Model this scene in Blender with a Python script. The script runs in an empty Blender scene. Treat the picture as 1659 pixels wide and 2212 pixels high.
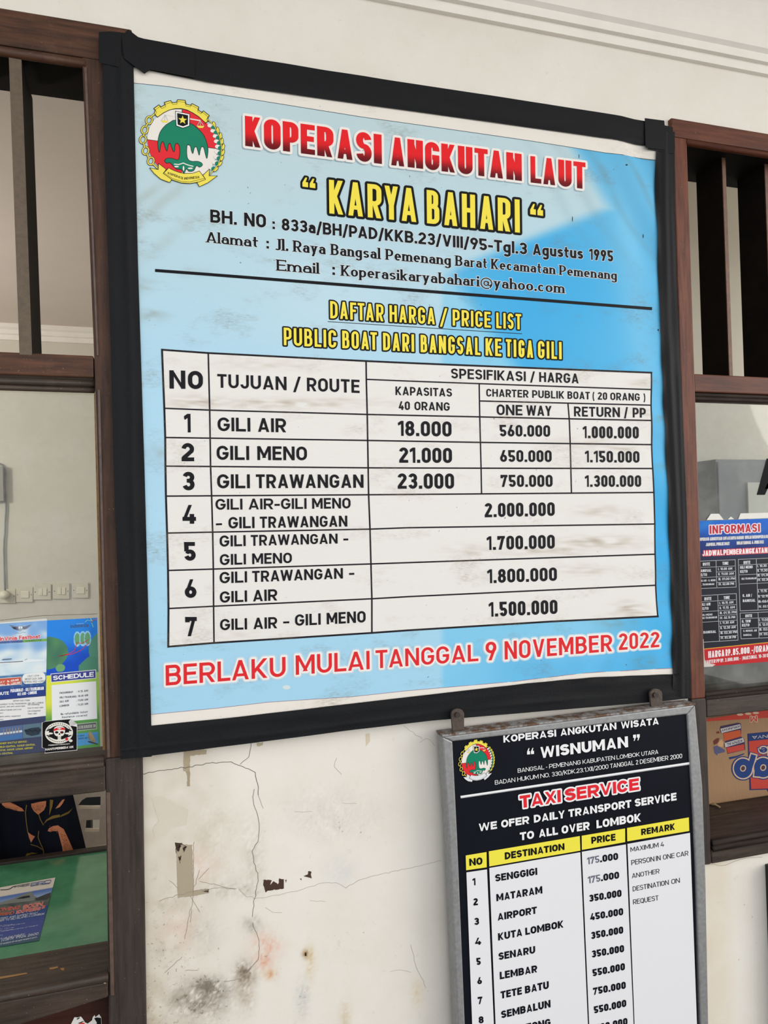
import bpy, math, random
from mathutils import Vector, Matrix, noise

# ------------------------------------------------------------------ camera, sky, exposure
S = bpy.context.scene
S.view_settings.view_transform = 'Standard'
S.view_settings.look = 'None'
S.view_settings.gamma = 1.0
S.view_settings.use_curve_mapping = False
S.view_settings.exposure = 0.0
FPX = 1600.0                                   # focal length in pixels of the 1659 x 2212 frame
CAM = Vector((0.0, -1.5, 1.75))
YAW, PIT, ROL = (math.radians(a) for a in (16.879, 1.392, -1.309))
_f = Vector((math.sin(YAW)*math.cos(PIT), math.cos(YAW)*math.cos(PIT), math.sin(PIT)))
_r = Vector((math.cos(YAW), -math.sin(YAW), 0))
_u = _r.cross(_f)
CR = _r*math.cos(ROL) + _u*math.sin(ROL)
CU = -_r*math.sin(ROL) + _u*math.cos(ROL)
cam_data = bpy.data.cameras.new('camera')
cam = bpy.data.objects.new('camera', cam_data)
S.collection.objects.link(cam)
cam.matrix_world = Matrix(((CR.x, CU.x, -_f.x, CAM.x), (CR.y, CU.y, -_f.y, CAM.y), (CR.z, CU.z, -_f.z, CAM.z), (0, 0, 0, 1)))
cam_data.sensor_fit = 'HORIZONTAL'
cam_data.sensor_width = 36.0
cam_data.lens = 36.0*FPX/1659.0
cam_data.clip_start = 0.02
S.camera = cam

SKY = 1.27
world = bpy.data.worlds.new('sky')
S.world = world
world.use_nodes = True
wn, wl = world.node_tree.nodes, world.node_tree.links
wn.clear()
w_out = wn.new('ShaderNodeOutputWorld'); w_bg = wn.new('ShaderNodeBackground')
w_tc = wn.new('ShaderNodeTexCoord'); w_sep = wn.new('ShaderNodeSeparateXYZ'); w_ramp = wn.new('ShaderNodeValToRGB')
w_map = wn.new('ShaderNodeMapRange')
w_map.inputs['From Min'].default_value = -1; w_map.inputs['From Max'].default_value = 1
wl.new(w_tc.outputs['Generated'], w_sep.inputs[0]); wl.new(w_sep.outputs['X'], w_map.inputs['Value'])
wl.new(w_map.outputs[0], w_ramp.inputs['Fac'])
w_ramp.color_ramp.elements[0].color = (0.74, 0.78, 0.84, 1)      # overcast sky, brighter to the right
w_ramp.color_ramp.elements[1].color = (1.50, 1.46, 1.40, 1)
w_zr = wn.new('ShaderNodeValToRGB'); w_mz = wn.new('ShaderNodeMapRange'); w_mz.inputs['From Min'].default_value = -1; w_mz.inputs['From Max'].default_value = 1
wl.new(w_sep.outputs['Z'], w_mz.inputs['Value']); wl.new(w_mz.outputs[0], w_zr.inputs['Fac'])
w_zr.color_ramp.elements[0].position = 0.50; w_zr.color_ramp.elements[0].color = (1.25, 1.25, 1.25, 1)     # hazy: brightest low over the yard
w_zr.color_ramp.elements[1].position = 0.95; w_zr.color_ramp.elements[1].color = (0.55, 0.56, 0.60, 1)
w_mx = wn.new('ShaderNodeMix'); w_mx.data_type = 'RGBA'; w_mx.blend_type = 'MULTIPLY'; w_mx.inputs[0].default_value = 1.0
wl.new(w_ramp.outputs['Color'], w_mx.inputs[6]); wl.new(w_zr.outputs['Color'], w_mx.inputs[7]); wl.new(w_mx.outputs[2], w_bg.inputs['Color'])
w_bg.inputs['Strength'].default_value = SKY
wl.new(w_bg.outputs[0], w_out.inputs[0])

sun_d = bpy.data.lights.new('hazy_sun', 'SUN'); sun_d.energy = 1.05; sun_d.angle = math.radians(32); sun_d.color = (1.0, 0.97, 0.93)   # veiled light from the yard, front right
sun_o = bpy.data.objects.new('hazy_sun', sun_d); S.collection.objects.link(sun_o)
sun_o.rotation_euler = Vector((-0.84, 0.50, -0.20)).to_track_quat('-Z', 'Y').to_euler()
# unseen fill lights added to brighten the ticket office (left) and the store
def fill_light(name, loc, r, power, col):
    d = bpy.data.lights.new(name, 'POINT'); d.shadow_soft_size = r; d.energy = power; d.color = col
    o = bpy.data.objects.new(name, d); S.collection.objects.link(o); o.location = loc; return o
FILL_L = fill_light('office_fill_light', (-1.55, 1.25, 2.15), 0.10, 40, (1.0, 0.95, 0.90))
FILL_R = fill_light('store_fill_light', (3.1, 0.55, 2.2), 0.08, 7.5, (1.0, 0.98, 0.93))

# ------------------------------------------------------------------ helpers: points, colours, meshes
def ray(px, py):
    return CR*((px-829.5)/FPX) - CU*((py-1106)/FPX) + _f
def onY(px, py, y=0.0):                         # point of the vertical plane at depth y
    d = ray(px, py); t = (y-CAM.y)/d.y
    return CAM + d*t
def onZ(px, py, z):                             # point of the horizontal plane at height z
    d = ray(px, py); t = (z-CAM.z)/d.z
    return CAM + d*t
def lin(c):
    c = c/255.0
    return c/12.92 if c <= 0.04045 else ((c+0.055)/1.055)**2.4
EXPO = 1.0                                      # how bright a white matt surface of the wall comes out
def L3(rgb):
    return tuple(min(0.9, lin(v)/EXPO) for v in rgb)
def sm(a, b, x):
    t = max(0.0, min(1.0, (x-a)/(b-a))); return t*t*(3-2*t)
def mix(a, b, t):
    return tuple(a[i]+(b[i]-a[i])*t for i in range(3))
def nz(x, y, z=0.0): return noise.noise(Vector((x, y, z)))
def lerp2(a, b, t): return (a[0]+(b[0]-a[0])*t, a[1]+(b[1]-a[1])*t)
def poly_at(pts, x, k=0):                       # value of a polyline at coordinate x (k: which axis is the parameter)
    j = 1-k
    for a, b in zip(pts, pts[1:]):
        if x <= b[k] or b is pts[-1]:
            t = (x-a[k])/(b[k]-a[k]); return a[j]+(b[j]-a[j])*t

class MB:
    def __init__(s): s.v = []; s.f = []; s.c = []; s.m = []; s.sm = []
    def add(s, pts, faces, col=(128, 128, 128), m=0, smooth=False):
        o = len(s.v); s.v += [tuple(p) for p in pts]
        for f in faces:
            s.f.append([o+i for i in f]); s.c.append(col); s.m.append(m); s.sm.append(smooth)
    def poly(s, pts, col=(128, 128, 128), m=0):
        o = len(s.v); s.v += [tuple(p) for p in pts]
        s.f.append(list(range(o, o+len(pts)))); s.c.append(col); s.m.append(m); s.sm.append(False)
    def grid(s, fn, nu, nv, colfn=None, col=(128, 128, 128), m=0, smooth=True):   # fn(u,v)->point; colfn(u,v)->rgb
        o = len(s.v)
        cols = []
        for j in range(nv+1):
            for i in range(nu+1):
                s.v.append(tuple(fn(i/nu, j/nv)))
                cols.append(colfn(i/nu, j/nv) if colfn else col)
        for j in range(nv):
            for i in range(nu):
                a = j*(nu+1)+i; q = [a, a+nu+1, a+nu+2, a+1]
                s.f.append([o+k for k in q]); s.c.append([cols[k] for k in q]); s.m.append(m); s.sm.append(smooth)
    def box(s, x0, x1, y0, y1, z0, z1, col=(128, 128, 128), m=0):
        p = [(x, y, z) for z in (z0, z1) for y in (y0, y1) for x in (x0, x1)]
        s.add(p, [(0, 2, 3, 1), (4, 5, 7, 6), (0, 1, 5, 4), (2, 6, 7, 3), (0, 4, 6, 2), (1, 3, 7, 5)], col, m)
    def prism(s, pts, y0, y1, col=(128, 128, 128), m=0, fold=None):   # outline of pixels on plane y0, pushed straight back to y1
        a = [onY(p[0], p[1], y0) for p in pts]
        s.extr(a, (0, y1-y0, 0), col, m)
    def extr(s, a, d, col=(128, 128, 128), m=0):
        n = len(a); d = Vector(d); b = [Vector(p)+d for p in a]
        s.add(list(a)+b, [tuple(range(n)), tuple(range(2*n-1, n-1, -1))]+[(i, i+n, (i+1) % n+n, (i+1) % n) for i in range(n)], col, m)
    def tube(s, path, r, n=8, col=(128, 128, 128), m=0):
        o = []
        for i, p in enumerate(path):
            t = (Vector(path[min(i+1, len(path)-1)])-Vector(path[max(i-1, 0)])).normalized()
            a = t.orthogonal().normalized(); b = t.cross(a)
            if i and a.dot(pa) < 0.9:
                a = (pa-t*pa.dot(t)).normalized(); b = t.cross(a)
            pa = a
            o.append([Vector(p)+(a*math.cos(k*6.2832/n)+b*math.sin(k*6.2832/n))*r for k in range(n)])
        pts = [q for r_ in o for q in r_]
        fs = [(i*n+k, i*n+(k+1) % n, (i+1)*n+(k+1) % n, (i+1)*n+k) for i in range(len(path)-1) for k in range(n)]
        s.add(pts, fs+[tuple(range(n-1, -1, -1)), tuple(range((len(path)-1)*n, len(path)*n))], col, m, True)
    def build(s, name, mats, parent=None, bevel=0.0):
        me = bpy.data.meshes.new(name); me.from_pydata(s.v, [], s.f)
        if not isinstance(mats, (list, tuple)): mats = [mats]
        for m in mats: me.materials.append(m)
        at = me.color_attributes.new('Col', 'FLOAT_COLOR', 'CORNER')
        buf = []
        for f, c in zip(s.f, s.c):
            if isinstance(c, list):
                for k in c: buf += [*L3(k[:3]), k[3] if len(k) > 3 else 0.0]
            else:
                q = L3(c)
                for k in f: buf += [*q, 0.0]
        at.data.foreach_set('color', buf)
        me.polygons.foreach_set('material_index', s.m)
        me.polygons.foreach_set('use_smooth', s.sm)
        me.update()
        o = bpy.data.objects.new(name, me); S.collection.objects.link(o)
        if parent is not None:
            o.parent = parent; o.matrix_parent_inverse = parent.matrix_world.inverted()
        if bevel:
            b = o.modifiers.new('bevel', 'BEVEL'); b.width = bevel; b.segments = 2; b.limit_method = 'ANGLE'
        return o
def tag(o, label, cat=None, group=None, kind=None):
    if label: o['label'] = label
    if cat: o['category'] = cat
    if group: o['group'] = group
    if kind: o['kind'] = kind
    return o
def thing(name, loc, label=None, cat=None, group=None, kind=None):
    o = bpy.data.objects.new(name, None); o.empty_display_size = 0.05
    S.collection.objects.link(o); o.location = loc
    bpy.context.view_layer.update()
    return tag(o, label, cat, group, kind)

# ------------------------------------------------------------------ materials
def new_mat(name):
    m = bpy.data.materials.new(name); m.use_nodes = True
    n, l = m.node_tree.nodes, m.node_tree.links
    return m, n, l, n['Principled BSDF']
def noise_node(n, l, scale, detail=6, rough=0.6, stretch=None, coord='Object'):
    tc = n.new('ShaderNodeTexCoord'); t = n.new('ShaderNodeTexNoise')
    t.inputs['Scale'].default_value = scale; t.inputs['Detail'].default_value = detail; t.inputs['Roughness'].default_value = rough
    if stretch:
        mp = n.new('ShaderNodeMapping'); mp.inputs['Scale'].default_value = stretch
        l.new(tc.outputs[coord], mp.inputs['Vector']); l.new(mp.outputs[0], t.inputs['Vector'])
    else:
        l.new(tc.outputs[coord], t.inputs['Vector'])
    return t
def ramp(n, l, src, p0, c0, p1, c1):
    r = n.new('ShaderNodeValToRGB'); e = r.color_ramp.elements
    e[0].position = p0; e[0].color = (*c0, 1); e[1].position = p1; e[1].color = (*c1, 1)
    l.new(src, r.inputs['Fac']); return r
def mixc(n, l, fac, a, b, mode='MIX'):
    x = n.new('ShaderNodeMix'); x.data_type = 'RGBA'; x.blend_type = mode
    for s_, k in ((fac, 0), (a, 6), (b, 7)):
        if hasattr(s_, 'links') or hasattr(s_, 'is_linked'): l.new(s_, x.inputs[k])
        elif isinstance(s_, (int, float)): x.inputs[k].default_value = s_
        else: x.inputs[k].default_value = (*s_, 1)
    return x.outputs[2]
def bump(n, l, src, strength, dist, bs):
    b = n.new('ShaderNodeBump'); b.inputs['Strength'].default_value = strength; b.inputs['Distance'].default_value = dist
    l.new(src, b.inputs['Height']); l.new(b.outputs[0], bs.inputs['Normal'])
def plain(name, rgb, rough=0.6, metal=0.0, var=0.0, scale=30, bumps=0.0, spec=0.5):
    m, n, l, b = new_mat(name); c = L3(rgb)
    b.inputs['Roughness'].default_value = rough; b.inputs['Metallic'].default_value = metal
    b.inputs['Specular IOR Level'].default_value = spec
    t = noise_node(n, l, scale)
    r = ramp(n, l, t.outputs['Fac'], 0.3, tuple(v*(1-var) for v in c), 0.7, tuple(min(0.9, v*(1+var)) for v in c))
    l.new(r.outputs[0], b.inputs['Base Color'])
    if bumps: bump(n, l, t.outputs['Fac'], bumps, 0.003, b)
    return m
def printed(name, rough=0.5, dirt=0.0, weave=False, spec=0.12, dirtcol=(120, 105, 80)):
    m, n, l, b = new_mat(name)
    b.inputs['Roughness'].default_value = rough; b.inputs['Specular IOR Level'].default_value = spec
    a = n.new('ShaderNodeAttribute'); a.attribute_name = 'Col'
    src = a.outputs['Color']
    if dirt:
        t = noise_node(n, l, 7.0, 9, 0.68, (1, 1, 2.2)); r = ramp(n, l, t.outputs['Fac'], 0.53, (0, 0, 0), 0.76, (dirt, dirt, dirt))
        t2 = noise_node(n, l, 160.0, 3, 0.7, (0.6, 1, 2.0)); r2 = ramp(n, l, t2.outputs['Fac'], 0.35, (0, 0, 0), 0.75, (1, 1, 1))
        q = mixc(n, l, 1.0, r.outputs[0], r2.outputs[0], 'MULTIPLY')
        src = mixc(n, l, q, src, L3(dirtcol))
        t3 = noise_node(n, l, 120.0, 2, 0.5); r3 = ramp(n, l, t3.outputs['Fac'], 0.74, (0, 0, 0), 0.80, (0.75, 0.75, 0.75))
        src = mixc(n, l, r3.outputs[0], src, L3((50, 48, 45)))
    l.new(src, b.inputs['Base Color'])
    if weave:
        w = n.new('ShaderNodeTexWave'); w.bands_direction = 'Z'; w.inputs['Scale'].default_value = 190; w.inputs['Distortion'].default_value = 1.5
        tc = n.new('ShaderNodeTexCoord'); l.new(tc.outputs['Object'], w.inputs['Vector'])
        bump(n, l, w.outputs['Fac'], 0.12, 0.0006, b)
    return m
def wood(name, dark, light, axis, rough=0.5, wear=(120, 95, 75), weardeg=0.5):
    m, n, l, b = new_mat(name)
    st = {'x': (1.2, 14, 14), 'z': (14, 14, 1.2)}[axis]
    t = noise_node(n, l, 6.0, 8, 0.62, st)
    r = ramp(n, l, t.outputs['Fac'], 0.34, L3(dark), 0.68, L3(light))
    t2 = noise_node(n, l, 9.0, 5, 0.7); r2 = ramp(n, l, t2.outputs['Fac'], 0.55, (0, 0, 0), 0.85, (weardeg,)*3)
    c = mixc(n, l, r2.outputs[0], r.outputs[0], L3(wear))
    t3 = noise_node(n, l, 260.0, 2, 0.5); r3 = ramp(n, l, t3.outputs['Fac'], 0.71, (0, 0, 0), 0.78, (0.7,)*3)
    c = mixc(n, l, r3.outputs[0], c, L3((150, 130, 110)))
    l.new(c, b.inputs['Base Color']); b.inputs['Roughness'].default_value = rough; b.inputs['Specular IOR Level'].default_value = 0.25
    bump(n, l, t.outputs['Fac'], 0.25, 0.002, b)
    return m

M_print = printed('printed_paper', 0.45)
M_sheet = printed('printed_vinyl', 0.5, dirt=0.9, weave=True)
M_ink = printed('printed_ink', 0.5)
M_cell = printed('printed_vinyl_white', 0.5, dirt=0.8, weave=True, dirtcol=(150, 135, 105))
M_letter = printed('sign_ink', 0.5, spec=0.05)
M_wood_v = wood('dark_wood_upright', (52, 36, 28), (92, 62, 46), 'z')
M_wood_h = wood('dark_wood_rail', (50, 34, 26), (96, 62, 44), 'x')
M_wood_low = wood('grimy_wood_rail', (44, 36, 31), (74, 62, 53), 'x', wear=(100, 84, 66))
M_wood_lowv = wood('grimy_wood_upright', (46, 40, 37), (70, 60, 54), 'z', wear=(84, 74, 66), weardeg=0.3)
M_wood_r = wood('red_wood_upright', (74, 38, 26), (118, 64, 42), 'z', rough=0.45, wear=(126, 84, 60))
M_wood_rh = wood('red_wood_rail', (70, 36, 24), (108, 60, 40), 'x', rough=0.45, wear=(112, 76, 54))
M_dark = plain('dark_brown_wood', (44, 34, 28), 0.6, 0, 0.3, 40)  # one plain dark brown for small parts
M_shade_dark = plain('shade_dark_wood', (22, 17, 14), 0.7, 0, 0.25, 30, 0, 0.1)  # near-black: shade painted under the heads, also dark slats and varnished bars
M_bead = plain('wood_bead', (88, 70, 60), 0.45, 0, 0.35, 60, 0.2)
M_white_in = plain('office_plaster', (205, 200, 186), 0.8, 0, 0.04, 3)
M_ceil_in = plain('office_ceiling_paint', (214, 202, 192), 0.8, 0, 0.03, 3)
M_trim = plain('cornice_paint', (236, 231, 222), 0.7, 0, 0.03, 12, 0.15)
M_floor = plain('concrete', (92, 88, 82), 0.8, 0, 0.12, 5, 0.2)
M_tape = plain('black_cloth_tape', (27, 28, 30), 0.5, 0, 0.12, 300, 0.25, 0.10)
M_metal = plain('galvanised_steel', (146, 147, 147), 0.45, 0.35, 0.16, 120, 0.10)
M_panel = plain('black_sign_board', (20, 23, 31), 0.4, 0, 0.08, 20, 0, 0.08)
M_plate = plain('switch_plastic', (205, 198, 178), 0.45, 0, 0.06, 20)
M_rocker = plain('switch_rocker', (222, 214, 192), 0.4, 0, 0.04, 20)
M_cable = plain('grey_cable', (120, 122, 124), 0.5, 0, 0.1, 40)
M_hook = plain('dark_rust', (78, 66, 58), 0.7, 0.1, 0.35, 150, 0.3)
M_chair = plain('white_plastic', (214, 202, 190), 0.4, 0, 0.08, 60)
M_black = plain('black_board_paint', (14, 14, 15), 0.5, 0, 0.2, 20)

def glass_mat():
    m, n, l, b = new_mat('window_glass'); n.remove(b)
    out = n['Material Output']
    tr = n.new('ShaderNodeBsdfTransparent'); tr.inputs[0].default_value = (0.93, 0.95, 0.94, 1)
    gl = n.new('ShaderNodeBsdfGlossy'); gl.inputs['Roughness'].default_value = 0.02
    fr = n.new('ShaderNodeFresnel'); fr.inputs['IOR'].default_value = 1.5
    mx = n.new('ShaderNodeMixShader'); ge = n.new('ShaderNodeNewGeometry'); iv = n.new('ShaderNodeMath'); iv.operation = 'SUBTRACT'; iv.inputs[0].default_value = 1.0   # only the front face mirrors
    mu = n.new('ShaderNodeMath'); mu.operation = 'MULTIPLY'; l.new(ge.outputs['Backfacing'], iv.inputs[1]); l.new(iv.outputs[0], mu.inputs[0]); l.new(fr.outputs[0], mu.inputs[1])
    l.new(mu.outputs[0], mx.inputs[0]); l.new(tr.outputs[0], mx.inputs[1]); l.new(gl.outputs[0], mx.inputs[2])
    df = n.new('ShaderNodeBsdfDiffuse'); df.inputs['Color'].default_value = (0.6, 0.6, 0.58, 1)      # dust and old smears on the pane
    t = noise_node(n, l, 9.0, 8, 0.7); r = ramp(n, l, t.outputs['Fac'], 0.46, (0.01,)*3, 0.8, (0.16,)*3)
    m2 = n.new('ShaderNodeMixShader'); l.new(r.outputs[0], m2.inputs[0]); l.new(mx.outputs[0], m2.inputs[1]); l.new(df.outputs[0], m2.inputs[2])
    l.new(m2.outputs[0], out.inputs['Surface'])
    return m
M_glass = glass_mat()
def wall_mat():
    m, n, l, b = new_mat('white_wall_paint')
    a = n.new('ShaderNodeAttribute'); a.attribute_name = 'Col'
    t = noise_node(n, l, 5.0, 8, 0.65); r = ramp(n, l, t.outputs['Fac'], 0.35, (0.93, 0.92, 0.90), 0.65, (1, 1, 1))
    c = mixc(n, l, 1.0, a.outputs['Color'], r.outputs[0], 'MULTIPLY')
    t2 = noise_node(n, l, 90.0, 4, 0.6); r2 = ramp(n, l, t2.outputs['Fac'], 0.70, (0, 0, 0), 0.78, (0.55,)*3)
    t4 = noise_node(n, l, 3.0, 3, 0.5); r4 = ramp(n, l, t4.outputs['Fac'], 0.45, (0, 0, 0), 0.65, (1, 1, 1))
    q = mixc(n, l, 1.0, r2.outputs[0], r4.outputs[0], 'MULTIPLY')
    c = mixc(n, l, q, c, L3((120, 112, 100)))
    # mould: grainy specks where the wall is damp (alpha of the colour attribute says how damp)
    t5 = noise_node(n, l, 130.0, 3, 0.65); t6 = noise_node(n, l, 38.0, 6, 0.7)
    ad = n.new('ShaderNodeMath'); ad.operation = 'MULTIPLY_ADD'; ad.inputs[1].default_value = 0.30
    l.new(a.outputs['Alpha'], ad.inputs[0]); l.new(t5.outputs['Fac'], ad.inputs[2])
    r5 = ramp(n, l, ad.outputs[0], 0.70, (0, 0, 0), 0.80, (0.75,)*3); c = mixc(n, l, r5.outputs[0], c, L3((112, 104, 92)))
    ad2 = n.new('ShaderNodeMath'); ad2.operation = 'MULTIPLY_ADD'; ad2.inputs[1].default_value = 0.26
    l.new(a.outputs['Alpha'], ad2.inputs[0]); l.new(t6.outputs['Fac'], ad2.inputs[2])
    r6 = ramp(n, l, ad2.outputs[0], 0.62, (0, 0, 0), 0.92, (0.6,)*3); c = mixc(n, l, r6.outputs[0], c, L3((150, 142, 128)))
    l.new(c, b.inputs['Base Color']); b.inputs['Roughness'].default_value = 0.6; b.inputs['Specular IOR Level'].default_value = 0.3
    t3 = noise_node(n, l, 40.0, 5, 0.6); bump(n, l, t3.outputs['Fac'], 0.18, 0.002, b)
    return m
M_wall = wall_mat()
def rust_mat():
    m, n, l, b = new_mat('rusty_steel')
    t = noise_node(n, l, 45.0, 8, 0.7); r = ramp(n, l, t.outputs['Fac'], 0.42, L3((150, 150, 148)), 0.56, L3((98, 70, 48)))
    l.new(r.outputs[0], b.inputs['Base Color']); b.inputs['Roughness'].default_value = 0.75
    bump(n, l, t.outputs['Fac'], 0.5, 0.002, b); return m
M_rust = rust_mat()
def carton_mat():
    m, n, l, b = new_mat('corrugated_card')
    a = n.new('ShaderNodeAttribute'); a.attribute_name = 'Col'
    t = noise_node(n, l, 60.0, 4, 0.6, (3, 3, 0.3)); r = ramp(n, l, t.outputs['Fac'], 0.3, (0.88,)*3, 0.7, (1, 1, 1))
    c = mixc(n, l, 1.0, a.outputs['Color'], r.outputs[0], 'MULTIPLY'); l.new(c, b.inputs['Base Color'])
    b.inputs['Roughness'].default_value = 0.75; return m
M_card = carton_mat()
def desk_mat():
    m, n, l, b = new_mat('green_desk_paint')
    t = noise_node(n, l, 25.0, 6, 0.6); r = ramp(n, l, t.outputs['Fac'], 0.3, L3((62, 122, 88)), 0.7, L3((78, 138, 102)))
    l.new(r.outputs[0], b.inputs['Base Color']); b.inputs['Roughness'].default_value = 0.14; return m
M_desk = desk_mat()

# ------------------------------------------------------------------ stroke lettering
WID = dict(A=.72, B=.64, C=.62, D=.66, E=.56, F=.54, G=.65, H=.68, J=.54, K=.66, L=.53, M=.84, N=.70, O=.66, P=.62, Q=.66, R=.65, S=.61,
           T=.60, U=.66, V=.70, W=1.02, X=.66, Y=.66, Z=.58, a=.52, b=.55, c=.50, d=.55, e=.54, f=.36, g=.55, h=.54, j=.3, k=.54, m=.84, n=.54,
           o=.55, p=.55, q=.55, r=.38, s=.48, t=.38, u=.54, v=.52, w=.8, x=.52, y=.54, z=.48)
WID.update({'1': .36, '/': .46, '-': .36, '(': .26, ')': .26, ' ': .26, '\u201c': .52, '\u201d': .52, '@': .95, "'": .2, ',': .2})
for _d in '023456789': WID[_d] = .58
FIX = 'Iil.:'
def arc(cx, cy, rx, ry, a0, a1, n=8):
    return [(cx+rx*math.cos(math.radians(a0+(a1-a0)*i/n)), cy+ry*math.sin(math.radians(a0+(a1-a0)*i/n))) for i in range(n+1)]
def glyph(c, W, tv, th, serif=False, xh=.72):
    """strokes of one character in a box W x 1: (points, end style, low clip, high clip)"""
    x0, x1, y0, y1 = tv/2, W-tv/2, th/2, 1-th/2
    cx = W/2; rx = (x1-x0)/2; ry = min((y1-y0)/2, max(rx, .17)); h = tv*.56
    o = []
    def S_(p, e='b', lo=-9, hi=9): o.append((p, e, lo, hi))
    def X_(p, lo=0.0, hi=1.0, e='x'): o.append((p, e, lo, hi))       # x: both ends run out, y: only the first, c: none; then cut level
    def stad(a, b, c_, d, r1, r2):
        return arc(c_-r1, d-r2, r1, r2, 0, 90, 6)+arc(a+r1, d-r2, r1, r2, 90, 180, 6)+arc(a+r1, b+r2, r1, r2, 180, 270, 6)+arc(c_-r1, b+r2, r1, r2, 270, 360, 6)+[(c_, d-r2)]
    def bowl(top, bot, xr, r=None):
        q = min((top-bot)/2, rx if r is None else r)
        return [(x0, top)]+arc(xr-q, top-q, q, q, 90, 0, 6)+arc(xr-q, bot+q, q, q, 0, -90, 6)+[(x0, bot)]
    def slab(x, y, w=None):
        if serif:
            w = w or tv*.95; t_ = .055
            S_([(x-w, y), (x+w, y)], 't')
    m = .52
    if c in 'A':
        X_([(h, 0), (cx, 1)]); X_([(W-h, 0), (cx, 1)]); S_([(W*.22, .25), (W*.78, .25)], 'h')
        slab(h, .03); slab(W-h, .03)
    elif c == 'B':
        S_([(x0, 0), (x0, 1)]); S_(bowl(y1, m, x1-.03)); S_(bowl(m, y0, x1)); slab(x0, .03); slab(x0, .97)
    elif c in 'CG':
        lo_ = .31 if c == 'C' else .46
        a_ = 0 if y1-ry >= .69 else math.degrees(math.asin(min(1, (.69-(y1-ry))/ry))); b_ = 360 if y0+ry <= lo_ else 360+math.degrees(math.asin(max(-1, (lo_-y0-ry)/ry)))
        p = ([(x1, .69)] if a_ == 0 else [])+arc(x1-rx, y1-ry, rx, ry, a_, 180, 12)+arc(x0+rx, y0+ry, rx, ry, 180, b_, 12)
        S_(p+([(x1, .31)] if b_ == 360 and c == 'C' else []))
        if c == 'G':
            if b_ == 360: S_([(x1, y0+ry), (x1, .46+th/2)], 'z')
            S_([(W*.50, .46), (x1+tv/2 if b_ == 360 else p[-1][0]+tv*.4, .46)])
    elif c == 'D':
        S_([(x0, 0), (x0, 1)]); q = min(rx*1.5, .45); q2 = min((y1-y0)/2, max(q, .2)); q = min(q, x1-x0)
        S_([(x0, y1)]+arc(x1-q, y1-q2, q, q2, 90, 0, 6)+arc(x1-q, y0+q2, q, q2, 0, -90, 6)+[(x0, y0)])
    elif c in 'EF':
        S_([(x0, 0), (x0, 1)]); S_([(x0, y1), (W, y1)]); S_([(x0, m), (W*.93, m)])
        if c == 'E': S_([(x0, y0), (W, y0)])
        slab(x0, .03); slab(x0, .97)
        if serif:
            S_([(W-.03, 1), (W-.03, .8)], 'n'); S_([(W-.03, 0), (W-.03, .22)], 'n')
    elif c == 'H':
        S_([(x0, 0), (x0, 1)]); S_([(x1, 0), (x1, 1)]); S_([(x0, m), (x1, m)])
    elif c == 'I': S_([(cx, 0), (cx, 1)])
    elif c == 'J':
        S_([(x1, 1)]+arc(x1-rx, y0+ry, rx, ry, 0, -180, 12)+[(x0, .30)] if not serif else [(x1, 1)]+arc(x1-rx, y0+ry*.6, rx, ry*.6, 0, -150, 10)); slab(x1, .97)
    elif c == 'K':
        S_([(x0, 0), (x0, 1)]); X_([(W-h, 1), (x0, .30)], e='y'); X_([(W-h, 0), (x0+(W-h-x0)*.33, .53)], e='y'); slab(x0, .03); slab(x0, .97); slab(W-h, .03); slab(W-h, .97)
    elif c == 'L': S_([(x0, 0), (x0, 1)]); S_([(x0, y0), (W, y0)])
    elif c == 'M':
        S_([(x0, 0), (x0, 1)]); S_([(x1, 0), (x1, 1)]); X_([(x0+tv*.1, 1), (cx, .26)], .16, e='v'); X_([(x1-tv*.1, 1), (cx, .26)], .16, e='v')
    elif c == 'N':
        S_([(x0, 0), (x0, 1)]); S_([(x1, 0), (x1, 1)]); X_([(x0, 1), (x1, 0)], e='v')
    elif c in 'O0Q':
        S_(stad(x0, y0, x1, y1, rx, ry))
        if c == 'Q': S_([(W*.55, .22), (W*.95, -.06)])
    elif c in 'PR':
        b_ = .40 if c == 'P' else .43
        S_([(x0, 0), (x0, 1)]); S_(bowl(y1, b_, x1)); slab(x0, .03); slab(x0, .97)
        if c == 'R': X_([(W-h, 0), (W*.50, b_)], e='y'); slab(W-h+.02, .03, tv*.6)
    elif c == 'S':
        r1 = (y1-m)/2; r2 = (m-y0)/2
        S_(arc(cx, y1-r1, rx, r1, 12, 270, 18)+arc(cx, y0+r2, rx, r2, 90, -168, 18)[1:])
    elif c == 'T': S_([(cx, 0), (cx, 1)]); S_([(0, y1), (W, y1)])
    elif c == 'U': S_([(x0, 1)]+arc(cx, y0+ry, rx, ry, 180, 360, 14)+[(x1, 1)])
    elif c == 'V': X_([(h, 1), (cx, 0)]); X_([(W-h, 1), (cx, 0)])
    elif c == 'W':
        X_([(h, 1), (W*.28, 0)]); X_([(W*.28, 0), (cx, .95)]); X_([(cx, .95), (W*.72, 0)]); X_([(W*.72, 0), (W-h, 1)])
    elif c == 'X': X_([(h, 0), (W-h, 1)]); X_([(h, 1), (W-h, 0)])
    elif c == 'Y': X_([(h, 1), (cx, .40)], .34, e='y'); X_([(W-h, 1), (cx, .40)], .34, e='y'); S_([(cx, 0), (cx, .46)])
    elif c == 'Z': S_([(0, y1), (W, y1)]); S_([(0, y0), (W, y0)]); X_([(h, 0), (W-h, 1)])
    elif c == '1': S_([(W-tv/2, 0), (W-tv/2, 1)]); X_([(0, .76), (W-tv/2, .95)], .5, e='c')
    elif c == '2':
        r1 = min(rx, .26)
        S_(arc(cx, y1-r1, rx, r1, 172, -28, 14)+[(x0+.02, th*.95), (x0, y0)]); S_([(0, y0), (W, y0)])
    elif c == '3':
        r1 = (y1-m)/2; r2 = (m-y0)/2
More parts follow.
